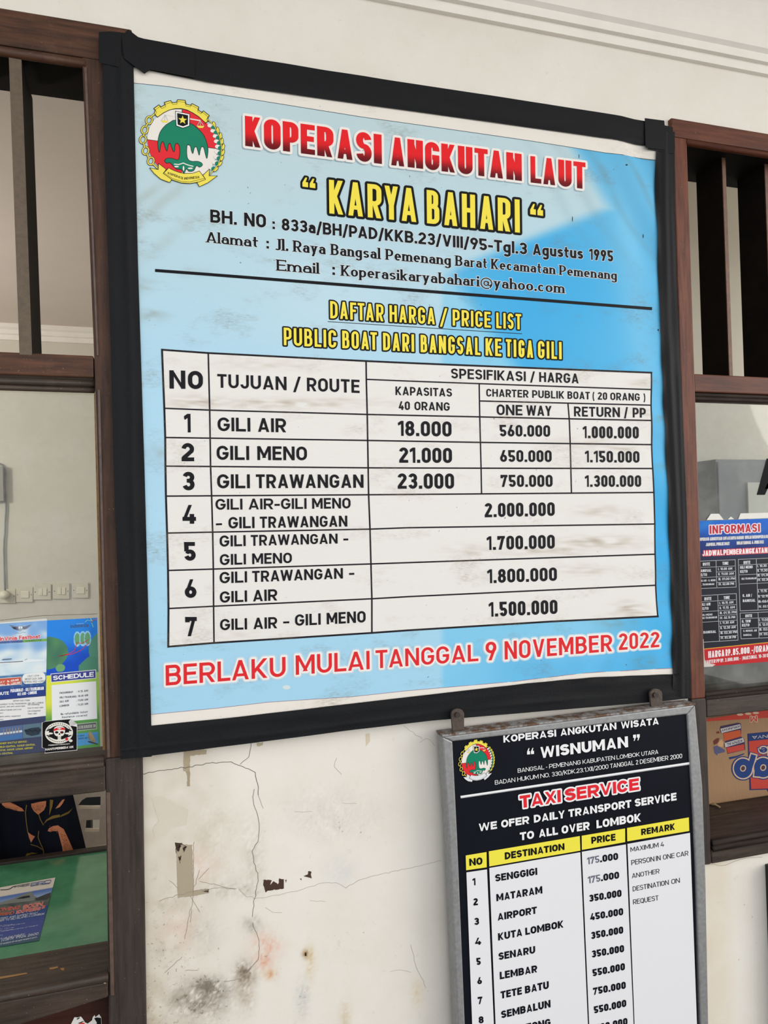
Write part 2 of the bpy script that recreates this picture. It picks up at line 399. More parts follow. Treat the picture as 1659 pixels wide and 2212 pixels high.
        S_(arc(cx, y1-r1, rx*.95, r1, 165, -90, 16)+[(W*.36, m)]); S_([(W*.36, m)]+arc(cx, y0+r2, rx, r2, 90, -165, 16))
    elif c == '4':
        X_([(W*.58, 1), (tv*.45, .24)], .2, e='y'); S_([(0, .26), (W, .26)]); S_([(W*.70, 0), (W*.70, .52)])
    elif c == '5':
        S_([(W*.94, y1), (x0, y1), (x0+.01, .50)]); r2 = .30-th*.5; S_([(x0, .52)]+arc(cx, y0+r2, rx, r2, 120, -165, 16))
    elif c in '69':
        r2 = .31-th/2; p = stad(x0, y0, x1, y0+2*r2, rx, min(r2, max(rx, .2))); q = [(W*.60, 1.0), (x0+.015, y0+r2*1.2)]
        if c == '9': p = [(W-a, 1-b) for a, b in p]; q = [(W-a, 1-b) for a, b in q]
        S_(p); X_(q, e='y')
    elif c == '7': S_([(0, y1), (W, y1)]); X_([(W-h, .97), (W*.34, 0)]); S_([(x0, 1), (x0, .72)])
    elif c == '8':
        S_(stad(x0+.02, m, x1-.02, y1, rx-.02, min((y1-m)/2, rx))); S_(stad(x0, y0, x1, m, rx, min((m-y0)/2, rx)))
    elif c == '.': S_([(cx, 0), (cx, tv)])
    elif c == ',': S_([(cx+.02, tv), (cx-.05, -.14)])
    elif c == ':': S_([(cx, .04), (cx, tv+.04)]); S_([(cx, .58), (cx, .58+tv)])
    elif c == '/': X_([(tv/2, -.12), (W-tv/2, 1.05)], -.12, 1.05)
    elif c == '-': S_([(0, .40), (W, .40)])
    elif c == '(': S_(arc(W*1.7, .42, W*1.5, .92, 140, 220, 8))
    elif c == ')': S_(arc(-W*.7, .42, W*1.5, .92, 40, -40, 8))
    elif c == "'": S_([(cx, 1), (cx, .68)])
    elif c in '\u201c\u201d':
        for k in (0, .52*W):
            p = [(.02+k, .0), (.02+k, .42), (.24*W+k, 1.0), (.36*W+k, 1.0), (.25*W+k, .52), (.42*W+k, .52), (.42*W+k, 0)]
            if c == '\u201d': p = [(W-a, 1-b) for a, b in p]
            o.append((p, 'p', 0, 0))
    elif c == '@':
        S_(arc(W*.5, .36, W*.5-tv*.3, .50, -55, 300, 26), 'n'); S_(arc(W*.47, .36, W*.17, .2, 0, 360, 14), 'n'); S_([(W*.66, .56), (W*.66, .2), (W*.8, .14), (W*.9, .3)], 'n')
    else:                                                # small letters
        t1 = xh-th/2; r = (t1-y0)/2; q = min(r, max(rx, .12)); asc = 1.04
        ring = stad(x0, y0, x1, t1, rx, q)
        if c in 'adgq':
            if c == 'a':
                S_(arc(cx, t1-q, rx, q, 160, 0, 10)+[(x1, 0)]); S_(stad(x0, y0, x1, xh*.60, min(rx, .14), (xh*.60-y0)/2))
                if serif: S_([(x1, .03), (x1+tv*.6, .03)], 't')
            else: S_(ring)
            if c == 'd': S_([(x1, 0), (x1, asc)]); slab(x1-.05, asc-.03, tv*.6)
            if c == 'q': S_([(x1, xh), (x1, -.27)])
            if c == 'g': S_([(x1, xh), (x1, -.12)]+arc(cx, -.12, rx, .13, 0, -170, 10))
        elif c in 'bp':
            S_(ring); S_([(x0, 0 if c == 'b' else -.27), (x0, asc if c == 'b' else xh)]); slab(x0, -.25 if c == 'p' else asc-.03, tv*.8)
            if c == 'p': slab(x0-.04, xh-.03, tv*.5)
        elif c == 'c': S_(arc(cx, y0+r, rx, r, 35, 325, 18))
        elif c == 'e': S_([(x0, y0+r), (x1, y0+r)]+arc(cx, y0+r, rx, r, 0, 315, 18))
        elif c == 'o': S_(ring)
        elif c in 'hnmr':
            S_([(x0, 0), (x0, asc if c == 'h' else xh)]); slab(x0, .03); slab(x0-.03, (asc if c == 'h' else xh)-.03, tv*.6)
            if c == 'm':
                w2 = (x1-x0)/4
                for k in (0, 2): S_([(x0+w2*k, min(xh*.6, t1-w2-.02))]+arc(x0+w2*(k+1), t1-w2, w2, w2, 180, 0, 8)+[(x0+w2*(k+2), 0)]); slab(x0+w2*(k+2), .03)
            elif c == 'r': S_([(x0, xh*.55)]+arc(x0+(W-x0)*.75, t1-.16, (W-x0)*.75, .16, 180, 70, 8))
            else: S_([(x0, min(xh*.6, t1-q-.02))]+arc(cx, t1-q, rx, q, 180, 0, 10)+[(x1, 0)]); slab(x1, .03)
        elif c == 'u': S_([(x0, xh)]+arc(cx, y0+q, rx, q, 180, 360, 10)+[(x1, xh)]); S_([(x1, xh), (x1, 0)]); slab(x0-.03, xh-.03, tv*.5); slab(x1-.03, xh-.03, tv*.5); slab(x1+.03, .03, tv*.6)
        elif c in 'ilj':
            S_([(cx, -.1 if c == 'j' else 0), (cx, asc if c == 'l' else xh)]); slab(cx, .03); slab(cx-.04, (asc if c == 'l' else xh)-.03, tv*.6)
            if c != 'l': S_([(cx, xh+.10), (cx, xh+.10+tv)])
        elif c == 'k': S_([(x0, 0), (x0, asc)]); X_([(W-h, xh), (x0, .25)], 0, xh, 'y'); X_([(W-h, 0), (x0+(W-h-x0)*.35, .42)], 0, xh, 'y'); slab(x0, .03); slab(x0-.03, asc-.03, tv*.6); slab(W-h, .03, tv*.7); slab(W-h, xh-.03, tv*.7)
        elif c == 's':
            r1 = (t1-xh*.52)/2; r2 = (xh*.52-y0)/2
            S_(arc(cx, t1-r1, rx, r1, 15, 270, 14)+arc(cx, y0+r2, rx, r2, 90, -165, 14)[1:])
        elif c in 'tf':
            if c == 't': S_([(W*.42, .95)]+[(W*.42, y0+.14)]+arc(W*.42+.14, y0+.14, .14, .14, 180, 290, 6))
            else: S_([(W*.42, 0), (W*.42, .86)]+arc(W*.42+.15, .86, .15, .14, 180, 80, 6))
            S_([(0, t1), (W, t1)])
        elif c in 'vy':
            X_([(h, xh), (cx, 0)], 0 if c == 'v' else -.05, xh)
            X_([(W-h, xh), (cx, 0)] if c == 'v' else [(W-h, xh), (W*.30, -.27)], 0 if c == 'v' else -.27, xh); slab(h, xh-.03); slab(W-h, xh-.03, tv*.7)
        elif c == 'w': X_([(h, xh), (W*.28, 0)], 0, xh); X_([(W*.28, 0), (cx, xh)], 0, xh); X_([(cx, xh), (W*.72, 0)], 0, xh); X_([(W*.72, 0), (W-h, xh)], 0, xh)
        elif c == 'x': X_([(h, 0), (W-h, xh)], 0, xh); X_([(h, xh), (W-h, 0)], 0, xh)
        elif c == 'z': S_([(0, t1), (W, t1)]); S_([(0, y0), (W, y0)]); X_([(h, 0), (W-h, xh)], 0, xh)
    return o
def clipy(p, y, keep_above):
    r = []
    for i in range(len(p)):
        a, b = p[i-1], p[i]
        ia = (a[1] >= y) == keep_above or a[1] == y; ib = (b[1] >= y) == keep_above or b[1] == y
        if ia != ib:
            t = (y-a[1])/(b[1]-a[1]); r.append((a[0]+(b[0]-a[0])*t, y))
        if ib: r.append(b)
    return r
def rounded(q, g, n=4):
    """convex polygon grown by g with round corners"""
    ar = sum(a[0]*b[1]-b[0]*a[1] for a, b in zip(q, q[1:]+q[:1]))
    if ar < 0: q = q[::-1]
    q = [p for i, p in enumerate(q) if math.hypot(p[0]-q[i-1][0], p[1]-q[i-1][1]) > 1e-6]
    if len(q) < 3: return []
    o = []
    for i in range(len(q)):
        a, p, b = q[i-1], q[i], q[(i+1) % len(q)]
        t0 = math.atan2(p[1]-a[1], p[0]-a[0])-math.pi/2; t1 = math.atan2(b[1]-p[1], b[0]-p[0])-math.pi/2
        while t1 < t0-1e-9: t1 += 2*math.pi
        if t1-t0 > math.pi: t1 = t0
        o += [(p[0]+g*math.cos(t0+(t1-t0)*k/n), p[1]+g*math.sin(t0+(t1-t0)*k/n)) for k in range(n+1)] if t1 > t0 else [(p[0]+g*math.cos(t0), p[1]+g*math.sin(t0))]
    return o
def stroke_polys(pts, tv, th, e='b', lo=-9, hi=9, g=0.0, seg=0.3, box=None):
    """(layer, polygon) list of one thick line; tv / th thickness of upright and of level strokes, g an even outline around it"""
    if e == 'p':
        q = list(pts)
        if g: return [(0, q)]+[(i+1, rounded(x, g)) for i, x in enumerate([[q[0], q[1], q[4], q[6]], [q[1], q[2], q[3], q[4]], [q[6], q[4], q[5]]])]
        return [(0, q)]
    if e == 't': tv, th, e = .07, .07, 'b'
    if e == 'n': tv, th, e = tv*.5, tv*.5, 'b'
    if e == 'h': th, e = th*.9, 'b'
    heavy = tv > .22
    if e == 'v': tv *= .55 if heavy else .88; e = 'x'
    elif e in 'xyc': tv *= .70 if heavy else .92; th *= .9 if heavy else 1
    p = [pts[0]]
    for a in pts[1:]:
        if abs(a[0]-p[-1][0])+abs(a[1]-p[-1][1]) > 1e-6:
            d = math.hypot(a[0]-p[-1][0], a[1]-p[-1][1]); n = max(1, math.ceil(d/seg)); b = p[-1]
            p += [(b[0]+(a[0]-b[0])*k/n, b[1]+(a[1]-b[1])*k/n) for k in range(1, n+1)]
    closed = abs(p[0][0]-p[-1][0])+abs(p[0][1]-p[-1][1]) < 1e-5 and len(p) > 3
    if not closed:
        ext = {'b': 0, 's': min(tv, th)/2, 'x': tv*1.2, 'y': tv*1.2, 'c': 0, 'z': 0}[e]
        if ext:
            for i, j in ((0, 1), (-1, -2))[:1 if e == 'y' else 2]:
                d = (p[i][0]-p[j][0], p[i][1]-p[j][1]); k = math.hypot(*d)
                p[i] = (p[i][0]+d[0]/k*ext, p[i][1]+d[1]/k*ext)
    n = len(p)
    def sides(tv, th):
        L = []; R = []
        for i in range(n):
            a = p[i-1] if i else (p[-2] if closed else None); b = p[i+1] if i < n-1 else (p[1] if closed else None)
            ds = []
            for q, s_ in ((a, -1), (b, 1)):
                if q is not None:
                    d = ((q[0]-p[i][0])*s_, (q[1]-p[i][1])*s_); k = math.hypot(*d); ds.append((d[0]/k, d[1]/k))
            nx = sum(-d[1] for d in ds); ny = sum(d[0] for d in ds); k = math.hypot(nx, ny) or 1; nx /= k; ny /= k
            mt = 1.0
            if len(ds) == 2: mt = 1/max(.35, abs(-ds[0][1]*nx+ds[0][0]*ny))
            L.append((p[i][0]+nx*tv/2*mt, p[i][1]+ny*th/2*mt)); R.append((p[i][0]-nx*tv/2*mt, p[i][1]-ny*th/2*mt))
        return L, R
    def cut(q, g):
        if e in 'xyc' and q:
            if lo > -8: q = clipy(q, lo-g, True)
            if hi < 8 and q: q = clipy(q, hi+g, False)
        if box and q:
            q = [(b, a) for a, b in q]; q = clipy(q, box[0]-g, True)
            if q: q = clipy(q, box[1]+g, False)
            q = [(b, a) for a, b in q]
        return q
    L, R = sides(tv, th); L2, R2 = sides(tv+2*g, th+2*g) if g else (L, R)
    out = []
    for i in range(n-1):
        q = cut([L2[i], L2[i+1], R2[i+1], R2[i]], 0 if e in 'xyc' else g)
        if len(q) > 2: out.append((0, q))
    if g and not closed:
        raw = [cut([L[i], L[i+1], R[i+1], R[i]], 0) for i in range(n-1)]; raw = [q for q in raw if len(q) > 2]
        for k, q in enumerate(raw[:1]+raw[-1:] if len(raw) > 1 else raw):
            q = rounded(q, g)
            if len(q) > 2: out.append((1+k, q))
        if e in 'xyc':                                   # a slanted stroke cut level: round every piece
            out = [o_ for o_ in out if o_[0]]
            for k, q in enumerate(raw[1:-1]):
                q = rounded(q, g)
                if len(q) > 2: out.append((3+k, q))
    return out
STEP = .000014                                   # neighbouring strokes never share one exact plane
def words(mb, P, items, top, base, tv=.17, th=None, layers=(((20, 20, 22), 0, .0006),), serif=False, sp=.11, lean=.013, m=0, xh=.72, grad=None, seg=.3, fn=None, italic=0.0):
    """items: (text, x left, x right); top and base: two points each of the cap line and of the baseline"""
    th = tv*.9 if th is None else th
    def yl(l, x): return l[0][1]+(l[1][1]-l[0][1])*(x-l[0][0])/(l[1][0]-l[0][0])
    for s, xa, xb in items:
        yt = yl(top, (xa+xb)/2); yb_ = yl(base, (xa+xb)/2); H = yb_-yt
        flex = sum(WID[c] for c in s if c not in FIX); fix = sum(tv for c in s if c in FIX)
        gaps = []
        for a, b in zip(s, s[1:]):
            gp = sp
            if (a in 'AVWYTFPL' and b in 'AVWYTJ') or (a in 'KR' and b in 'VWYT'): gp -= .05
            if a == '/' or b == '/': gp -= .05
            gaps.append(gp)
        A = abs(xb-xa)/abs(H)
        k = (A-fix-sum(gaps))/flex if flex else 1.0
        kk = 1.0
        if k < .25: kk = A/(fix+sum(gaps)+.25*flex); k = .25
        for col, g, off, *sh in layers:
            dx, dy = sh if sh else (0, 0)
            x = 0.0
            for i, c in enumerate(s):
                W = tv if c in FIX else WID[c]*k
                if c != ' ':
                    t_ = min(tv, W*.45) if c not in FIX else tv; lay = (i % 2)*12
                    for pts, e, lo, hi in glyph(c, W, t_, th, serif, xh):
                        sp_ = stroke_polys(pts, t_, th, e, lo, hi, g, seg, (0, W) if e in 'xycv' and not serif and c not in '/' else None)
                        l0 = lay; lay += 1+max([k_ for k_, q in sp_], default=0)
                        for k_, q in sp_:
                            o = []; cl = []; of = off+(l0+k_)*STEP
                            for a, b in q:
                                u = (x+a+dx+italic*b)*kk/A; v = b+dy
                                px = xa+(xb-xa)*u
                                ty, by = yl(top, px), yl(base, px)
                                py = by+(ty-by)*v
                                px -= lean*H*(v-.5)
                                if fn: px, py = fn(px, py)
                                o.append(P(px, py, of))
                                if callable(col): cl.append(col(v))
                            mb.poly(o, cl if cl else col, m)
                x += W+(gaps[i] if i < len(gaps) else 0)
def line(mb, P, pts, w, col, off=.0006, seg=25, e='s', m=0):     # printed line of width w (same units as pts)
    for k_, q in stroke_polys(pts, w, w, e, seg=seg): mb.poly([P(a, b, off) for a, b in q], col, m)
def flat(mb, P, pts, col, off=.0004, m=0): mb.poly([P(a, b, off) for a, b in pts], col, m)
def crop(ox, oy, s): return lambda x, y: (ox+x*s, oy+y*s)
def via(P, c): return lambda x, y, off=0.0: P(*c(x, y), off)
def ell(cx, cy, rx, ry, n=20, rot=0.0):
    c, s_ = math.cos(rot), math.sin(rot)
    return [(cx+rx*math.cos(6.28318*i/n)*c-ry*math.sin(6.28318*i/n)*s_, cy+rx*math.cos(6.28318*i/n)*s_+ry*math.sin(6.28318*i/n)*c) for i in range(n)]
def flatY(y0): return lambda px, py, off=0.0: onY(px, py, y0-off*.5)       # printed layers are hair thin

def smooth(p, n):                                # closed curve through the points
    o = []
    for i in range(len(p)):
        a, b, c, d = p[i-1], p[i], p[(i+1) % len(p)], p[(i+2) % len(p)]
        for k in range(n):
            t = k/n; o.append(tuple(.5*(2*b[j]+(c[j]-a[j])*t+(2*a[j]-5*b[j]+4*c[j]-d[j])*t*t+(3*b[j]-a[j]-3*c[j]+d[j])*t**3) for j in (0, 1)))
    return o
def emblem(mb, E, o0, ribbon=(236, 220, 88), text=True):
    """cooperative emblem: chain, gear, banyan tree, scales, shield with star, wheat and ribbon"""
    Y, K, G, R_, Wt = (236, 220, 88), (22, 22, 24), (28, 128, 98), (222, 48, 56), (232, 226, 218)
    st = [0]
    def nx(): st[0] += 1; return o0+st[0]*.00007
    def disc(a0, a1):
        return [(815, 897)]+[(815+590*math.cos(math.radians(a)), 897+590*math.sin(math.radians(a))+.13*590*math.cos(math.radians(a))) for a in range(a0, a1+1, 6)]
    o = nx()
    for a0, c in ((180, Wt), (270, R_), (90, R_), (0, Wt)): flat(mb, E, disc(a0, a0+90), c, o)
    o = nx(); line(mb, E, [(225, 820), (815, 897), (1400, 973)], 9, K, o, 200); line(mb, E, [(815, 310), (815, 500)], 9, K, o, 200)
    gear = [(395, 440), (340, 375), (360, 320), (335, 290), (420, 228), (455, 262), (525, 228), (515, 185), (620, 155), (650, 190), (720, 185), (740, 140), (865, 148), (885, 215), (960, 235), (985, 205), (1100, 265), (1090, 315), (1150, 355), (1180, 330), (1280, 410), (1250, 455), (1278, 490), (1215, 535), (1100, 430), (1000, 365), (900, 315), (800, 290), (700, 292), (600, 315), (500, 365)]
    o = nx(); flat(mb, E, gear, Y, o); o = nx(); line(mb, E, gear+gear[:1], 12, K, o, 200)
    c = (815, 870)
    def inn(p, k): return (c[0]+(p[0]-c[0])*k, c[1]+(p[1]-c[1])*k)
    line(mb, E, [inn(p, .955) for p in gear[1:24]], 6, K, o, 200)
    links = [(255, 490), (180, 655), (150, 820), (195, 1010), (285, 1185)]
    o, o2 = nx(), nx()
    for x, y in links:
        r = ell(x, y, 52, 66, 14, .25); line(mb, E, r+r[:1], 34, K, o, 60, 'b'); line(mb, E, r+r[:1], 18, Y, o2, 60, 'b')
    o, o2 = nx(), nx()
    cn = [(345, 385), (262, 450)], [(232, 545), (192, 605)], [(172, 705), (158, 765)], [(160, 870), (178, 955)], [(212, 1060), (250, 1130)], [(320, 1235), (400, 1310)]
    for a, b in cn: line(mb, E, [a, b], 34, K, o, 90, 'b'); line(mb, E, [a, b], 18, Y, o2, 90, 'b')
    tree = [(405, 840), (440, 700), (520, 590), (620, 520), (700, 490), (950, 540), (1080, 630), (1180, 740), (1235, 870), (1258, 1000), (1238, 1140), (1210, 1060), (1185, 960), (1150, 940), (1125, 1000), (1108, 1085), (1085, 1020), (1060, 945), (1025, 960), (1000, 1055), (975, 1010), (955, 930), (905, 912), (895, 1050), (915, 1150), (980, 1190), (1080, 1190), (1150, 1220), (1158, 1260), (1110, 1290), (1060, 1265), (1010, 1350), (930, 1360), (890, 1320), (845, 1395), (800, 1330), (730, 1325), (670, 1280), (610, 1215), (550, 1222), (520, 1180), (560, 1140), (650, 1140), (740, 1165), (772, 1100), (775, 960), (745, 890), (700, 900), (690, 1000), (670, 1025), (640, 960), (610, 885), (580, 910), (560, 1015), (530, 960), (490, 855), (455, 900), (430, 1035), (405, 940)]
    tree = smooth(tree, 4)
    o = nx(); flat(mb, E, tree, G, o); o = nx(); line(mb, E, tree+tree[:1], 9, K, o, 200)
    line(mb, E, [(685, 1238), (760, 1245), (835, 1220), (920, 1255), (1000, 1275)], 16, Wt, o, 200)
    o = nx()
    for x, y, rx, ry in ((720, 1280, 40, 14), (840, 1310, 14, 42), (955, 1310, 45, 14)): flat(mb, E, ell(x, y, rx, ry, 12), Wt, o)
    o = nx()
    for (a, b, pl) in (((700, 418), (530, 395), (518, 500)), ((945, 465), (1120, 497), (1128, 590))):
        line(mb, E, [a, b], 20, Wt, o, 200); k = (pl[0], pl[1]-8)
        for dx in (-55, 0, 55): line(mb, E, [b, (pl[0]+dx, pl[1]-6)], 8, (190, 190, 190), o, 200)
        flat(mb, E, [(pl[0]-66, pl[1]-8), (pl[0]+66, pl[1]), (pl[0]+40, pl[1]+32), (pl[0]-30, pl[1]+30)], Y, o)
    o = nx(); flat(mb, E, [(698, 330), (950, 382), (946, 590), (830, 632), (710, 590)], K, o)
    o = nx(); flat(mb, E, [(708, 342), (940, 390), (936, 582), (830, 620), (720, 582)], (240, 240, 238), o)
    o = nx(); flat(mb, E, [(730, 368), (918, 406), (914, 566), (830, 596), (740, 566)], K, o)
    o = nx(); flat(mb, E, [(825+(78 if i % 2 == 0 else 32)*math.sin(i*.62832), 487-(78 if i % 2 == 0 else 32)*math.cos(i*.62832)+.1*(78 if i % 2 == 0 else 32)*math.sin(i*.62832)) for i in range(10)], Y, o)
    stem = [(1260, 480), (1370, 600), (1450, 760), (1490, 950), (1480, 1100), (1430, 1250), (1290, 1415)]
    o = nx()
    for i in range(9):
        y = 590+i*90; x = poly_at(stem, y, 1)
        flat(mb, E, ell(x-70, y-10, 46, 34, 8), Wt, o)
    o = nx()
    for i in range(9):
        y = 610+i*88; x = poly_at(stem, y, 1)
        a = ell(x-8, y, 58, 38, 16); flat(mb, E, [q for q in a if q[0] <= x-5]+[(x-5, y+30)], G, o)
    o, o2 = nx(), nx()
    for i in range(9):
        y = 560+i*96; x = poly_at(stem, y, 1); rot = 1.2+.13*i if i < 6 else 2.0+.18*(i-6)
        flat(mb, E, ell(x+28, y, 58, 26, 12, rot), K, o); flat(mb, E, ell(x+28, y, 48, 18, 12, rot), Y, o2)
    o, o2 = nx(), nx(); line(mb, E, stem, 20, K, o, 200); line(mb, E, stem, 11, Y, o2, 200)
    for p in ([(265, 1305), (410, 1335), (415, 1230), (545, 1330), (495, 1400), (640, 1500), (605, 1555), (450, 1495), (340, 1400)],
              [(1170, 1430), (1280, 1325), (1275, 1440), (1415, 1440), (1250, 1560), (1110, 1625), (1070, 1555), (1215, 1500)]):
        o = nx(); flat(mb, E, p, ribbon, o); o = nx(); line(mb, E, p+p[:1], 9, K, o, 200)
    p = [(590, 1305), (640, 1334), (700, 1360), (770, 1384), (850, 1400), (1000, 1395), (1110, 1358), (1215, 1500), (1100, 1545), (950, 1570), (800, 1560), (650, 1510), (495, 1400)]
    o = nx(); flat(mb, E, p, ribbon, o); o = nx(); line(mb, E, p+p[:1], 9, K, o, 200)
    line(mb, E, [(500, 1385), (650, 1485), (800, 1535), (950, 1545), (1205, 1480)], 7, K, o, 200)
    if text:
        words(mb, E, [('KOPERASI', 572, 830)], ((572, 1372), (830, 1462)), ((572, 1412), (830, 1506)), .2, layers=((K, 0, o+.00004),), lean=0)
        words(mb, E, [('INDONESIA', 850, 1112)], ((850, 1466), (1112, 1440)), ((850, 1508), (1112, 1482)), .2, layers=((K, 0, o+.00004),), lean=0)

# ------------------------------------------------------------------ the setting
WT = 0.13                                        # wall thickness
XL, XR = -0.040, 1.206                           # edges of the two window openings
ZH = 2.732                                       # top of both window frames
W_ = (233, 228, 218)
c2 = crop(290, 1560, .4039)
BL_ = [(400, 1430, 85, 50, .55, (118, 108, 96)), (330, 1500, 130, 70, .42, (128, 118, 104)), (590, 1345, 40, 55, .6, (120, 104, 86)), (600, 1450, 40, 90, .25, (150, 132, 110)),
       (710, 1190, 70, 60, .32, (226, 170, 146)), (690, 1280, 40, 40, .35, (222, 160, 130)), (350, 770, 80, 80, .22, (226, 180, 160)), (240, 1090, 80, 90, .22, (222, 180, 160)),
       (630, 1078, 45, 35, .5, (176, 174, 160)), (520, 890, 150, 45, .38, (190, 186, 172)), (640, 720, 50, 160, .28, (190, 184, 168)), (420, 600, 140, 160, .25, (204, 196, 176)),
       (380, 1120, 60, 70, .3, (186, 184, 172)), (200, 980, 120, 90, .25, (200, 192, 176)), (1050, 490, 230, 130, .22, (206, 196, 190)), (900, 1480, 30, 90, .3, (180, 182, 178)),
       (1130, 1570, 25, 70, .35, (206, 186, 150)), (1510, 1450, 30, 60, .3, (222, 200, 160)), (940, 1280, 22, 70, .4, (206, 180, 130)), (915, 1240, 14, 16, .8, (150, 110, 60)),
       (730, 1350, 30, 25, .4, (206, 150, 100)), (1100, 800, 80, 60, .18, (196, 202, 210)), (100, 800, 34, 34, .3, (204, 196, 178)), (70, 1560, 60, 140, .35, (190, 176, 150))]
def wall_col(p):
    v = p-CAM; w = v.dot(_f)
    px, py = 829.5+FPX*v.dot(CR)/w, 1106-FPX*v.dot(CU)/w
    c = W_
    if 295 < px < 1000 and py > 1540:
        x, y = (px-290)/.4039, (py-1560)/.4039
        n1 = nz(x*.012, y*.012); n2 = nz(x*.05, y*.05, 3); n3 = nz(x*.16, y*.16, 7)
        c = mix(c, (206, 197, 180), .65*sm(640, 60, x)*(.6+.6*n1+.4))
        for bx, by, rx, ry, k, col in BL_:
            d = ((x-bx)/rx)**2+((y-by)/ry)**2
            if d < 6: c = mix(c, col, max(0, min(.95, 1.3*k*math.exp(-d*.8)*(1+.9*n1+1.0*n2+.9*n3))))
        damp = .35*sm(650, 200, x)*sm(500, 1300, y)
        for bx, by, rx, ry, k in ((400, 1420, 110, 60, .9), (330, 1510, 150, 80, .75), (590, 1345, 45, 60, .8), (700, 1270, 40, 30, .3), (1080, 530, 200, 110, .32), (540, 880, 120, 60, .35), (170, 1300, 120, 160, .5), (640, 1080, 60, 60, .3), (900, 1520, 40, 90, .4), (1150, 1180, 180, 120, .22)):
            d = ((x-bx)/rx)**2+((y-by)/ry)**2
            if d < 8: damp = max(damp, k*math.exp(-d*.7)*(.8+.5*n1))
        c = (*c, min(1.0, damp))
    if py > 1830 and px > 1500 and len(c) == 3:
        c = mix(c, (222, 208, 178), .55*max(0, 1-((px-1545)/45)**2)*(.7+.5*nz(px*.03, py*.012)))
    return c
wb = MB()
def wgrid(x0, x1, z0, z1, nx, nzz):
    wb.grid(lambda u, v: Vector((x0+(x1-x0)*u, 0, z0+(z1-z0)*v)), nx, nzz, lambda u, v: wall_col(Vector((x0+(x1-x0)*u, 0, z0+(z1-z0)*v))), smooth=False)
wgrid(XL, .62, .55, 1.42, 180, 230)
wgrid(.62, XR, .55, 1.42, 20, 30)
wgrid(XL, XR, 0, .55, 6, 3); wgrid(XL, XR, 1.42, ZH, 6, 6)
wgrid(-3.2, 3.6, ZH, 3.35, 10, 3)
wgrid(XR, 3.6, 0, .936, 60, 25)
for x0, x1, z0, z1 in ((XL, XR, 0, ZH), (-3.2, 3.6, ZH, 3.35), (XR, 3.6, 0, .936), (-3.2, -1.3, 0, ZH), (2.9, 3.6, .936, ZH), (-1.3, XL, 0, .3)):
    wb.box(x0, x1, .0015, WT, z0, z1, W_)
# hairline cracks, scratches, torn tape marks and flaked paint: worn into the wall's own face
wp = lambda x, y, off=0.0: onY(*c2(x, y), -off)
K_ = (96, 88, 78)
def crack(pts, w, col=K_):
    p = []
    for a, b in zip(pts, pts[1:]):
        n = max(1, int(math.hypot(b[0]-a[0], b[1]-a[1])/18))
        for i in range(n):
            q = lerp2(a, b, i/n); p.append((q[0]+7*nz(q[0]*.06, q[1]*.06, 2)+3*nz(q[0]*.2, q[1]*.2, 5), q[1]+7*nz(q[0]*.06, q[1]*.06, 9)+3*nz(q[0]*.2, q[1]*.2, 8)))
    line(wb, wp, p+[pts[-1]], w, col, .0004, 400)
crack([(36, 278), (160, 256), (290, 240), (420, 215), (520, 214), (580, 236), (645, 268), (655, 310), (663, 390)], 2.6, (70, 62, 54))
crack([(568, 226), (612, 186), (625, 112)], 2.2)
crack([(663, 390), (690, 460)], 1.4); crack([(640, 360), (637, 420), (655, 490), (673, 555), (660, 640), (632, 690), (640, 750), (662, 810), (655, 890), (645, 945), (632, 1040)], 2.2)
crack([(632, 1075), (655, 1130), (670, 1170), (664, 1270), (600, 1340)], 1.8)
crack([(560, 890), (600, 935), (630, 930), (645, 942), (720, 934), (850, 908), (1000, 862), (1080, 858), (1135, 888), (1200, 845), (1340, 808), (1500, 775), (1640, 740)], 1.4, (150, 142, 130))
for a in ([(135, 955), (310, 905), (420, 888), (545, 890)], [(300, 930), (350, 1015)], [(318, 640), (318, 880), (300, 1070)], [(300, 1000), (270, 1160)], [(190, 845), (235, 890)], [(320, 880), (350, 790)], [(345, 840), (400, 780)], [(160, 1340), (255, 1255)], [(270, 1327), (340, 1327)], [(350, 850), (540, 895)], [(480, 1390), (570, 1375)]):
    crack(a, 1.7, (140, 128, 112))
for a in ([(1440, 20), (1540, 90)], [(1525, 105), (1560, 88), (1590, 95), (1605, 125)], [(940, 955), (1020, 960)], [(1370, 1335), (1420, 1325), (1480, 1338)], [(860, 480), (950, 478)], [(1115, 432), (1190, 436)], [(700, 990), (740, 1015), (790, 1018)], [(1080, 190), (1070, 240), (1110, 280)], [(1480, 1190), (1500, 1290), (1560, 1420)]):
    crack(a, 1.4, (160, 152, 142))
def chip(pts, col, j=6):
    p = []
    for a, b in zip(pts, pts[1:]+pts[:1]):
        n = max(1, int(math.hypot(b[0]-a[0], b[1]-a[1])/9))
        for i in range(n):
            q = lerp2(a, b, i/n); p.append((q[0]+j*nz(q[0]*.2, q[1]*.2, 4), q[1]+j*nz(q[0]*.2, q[1]*.2, 6)))
    wb.poly([wp(a, b, .0003) for a, b in p], col)
chip([(265, 155), (388, 146), (388, 170), (300, 180), (296, 262), (262, 262)], (176, 162, 136), 4); chip([(276, 262), (297, 262), (298, 342), (280, 343), (284, 300)], (168, 152, 126), 5)
chip([(225, 655), (310, 655), (318, 900), (398, 890), (398, 914), (318, 930), (232, 940)], (172, 160, 138), 4)
chip([(92, 405), (150, 395), (290, 470), (280, 550), (200, 570), (160, 612), (108, 610), (100, 570), (130, 530)], (213, 206, 190), 6)
for p in ([(218, 645), (258, 645), (240, 690), (222, 700)], [(255, 650), (280, 668), (262, 700)], [(235, 720), (255, 712), (245, 758)], [(358, 905), (398, 893), (400, 912)]): chip(p, (66, 48, 36), 5)
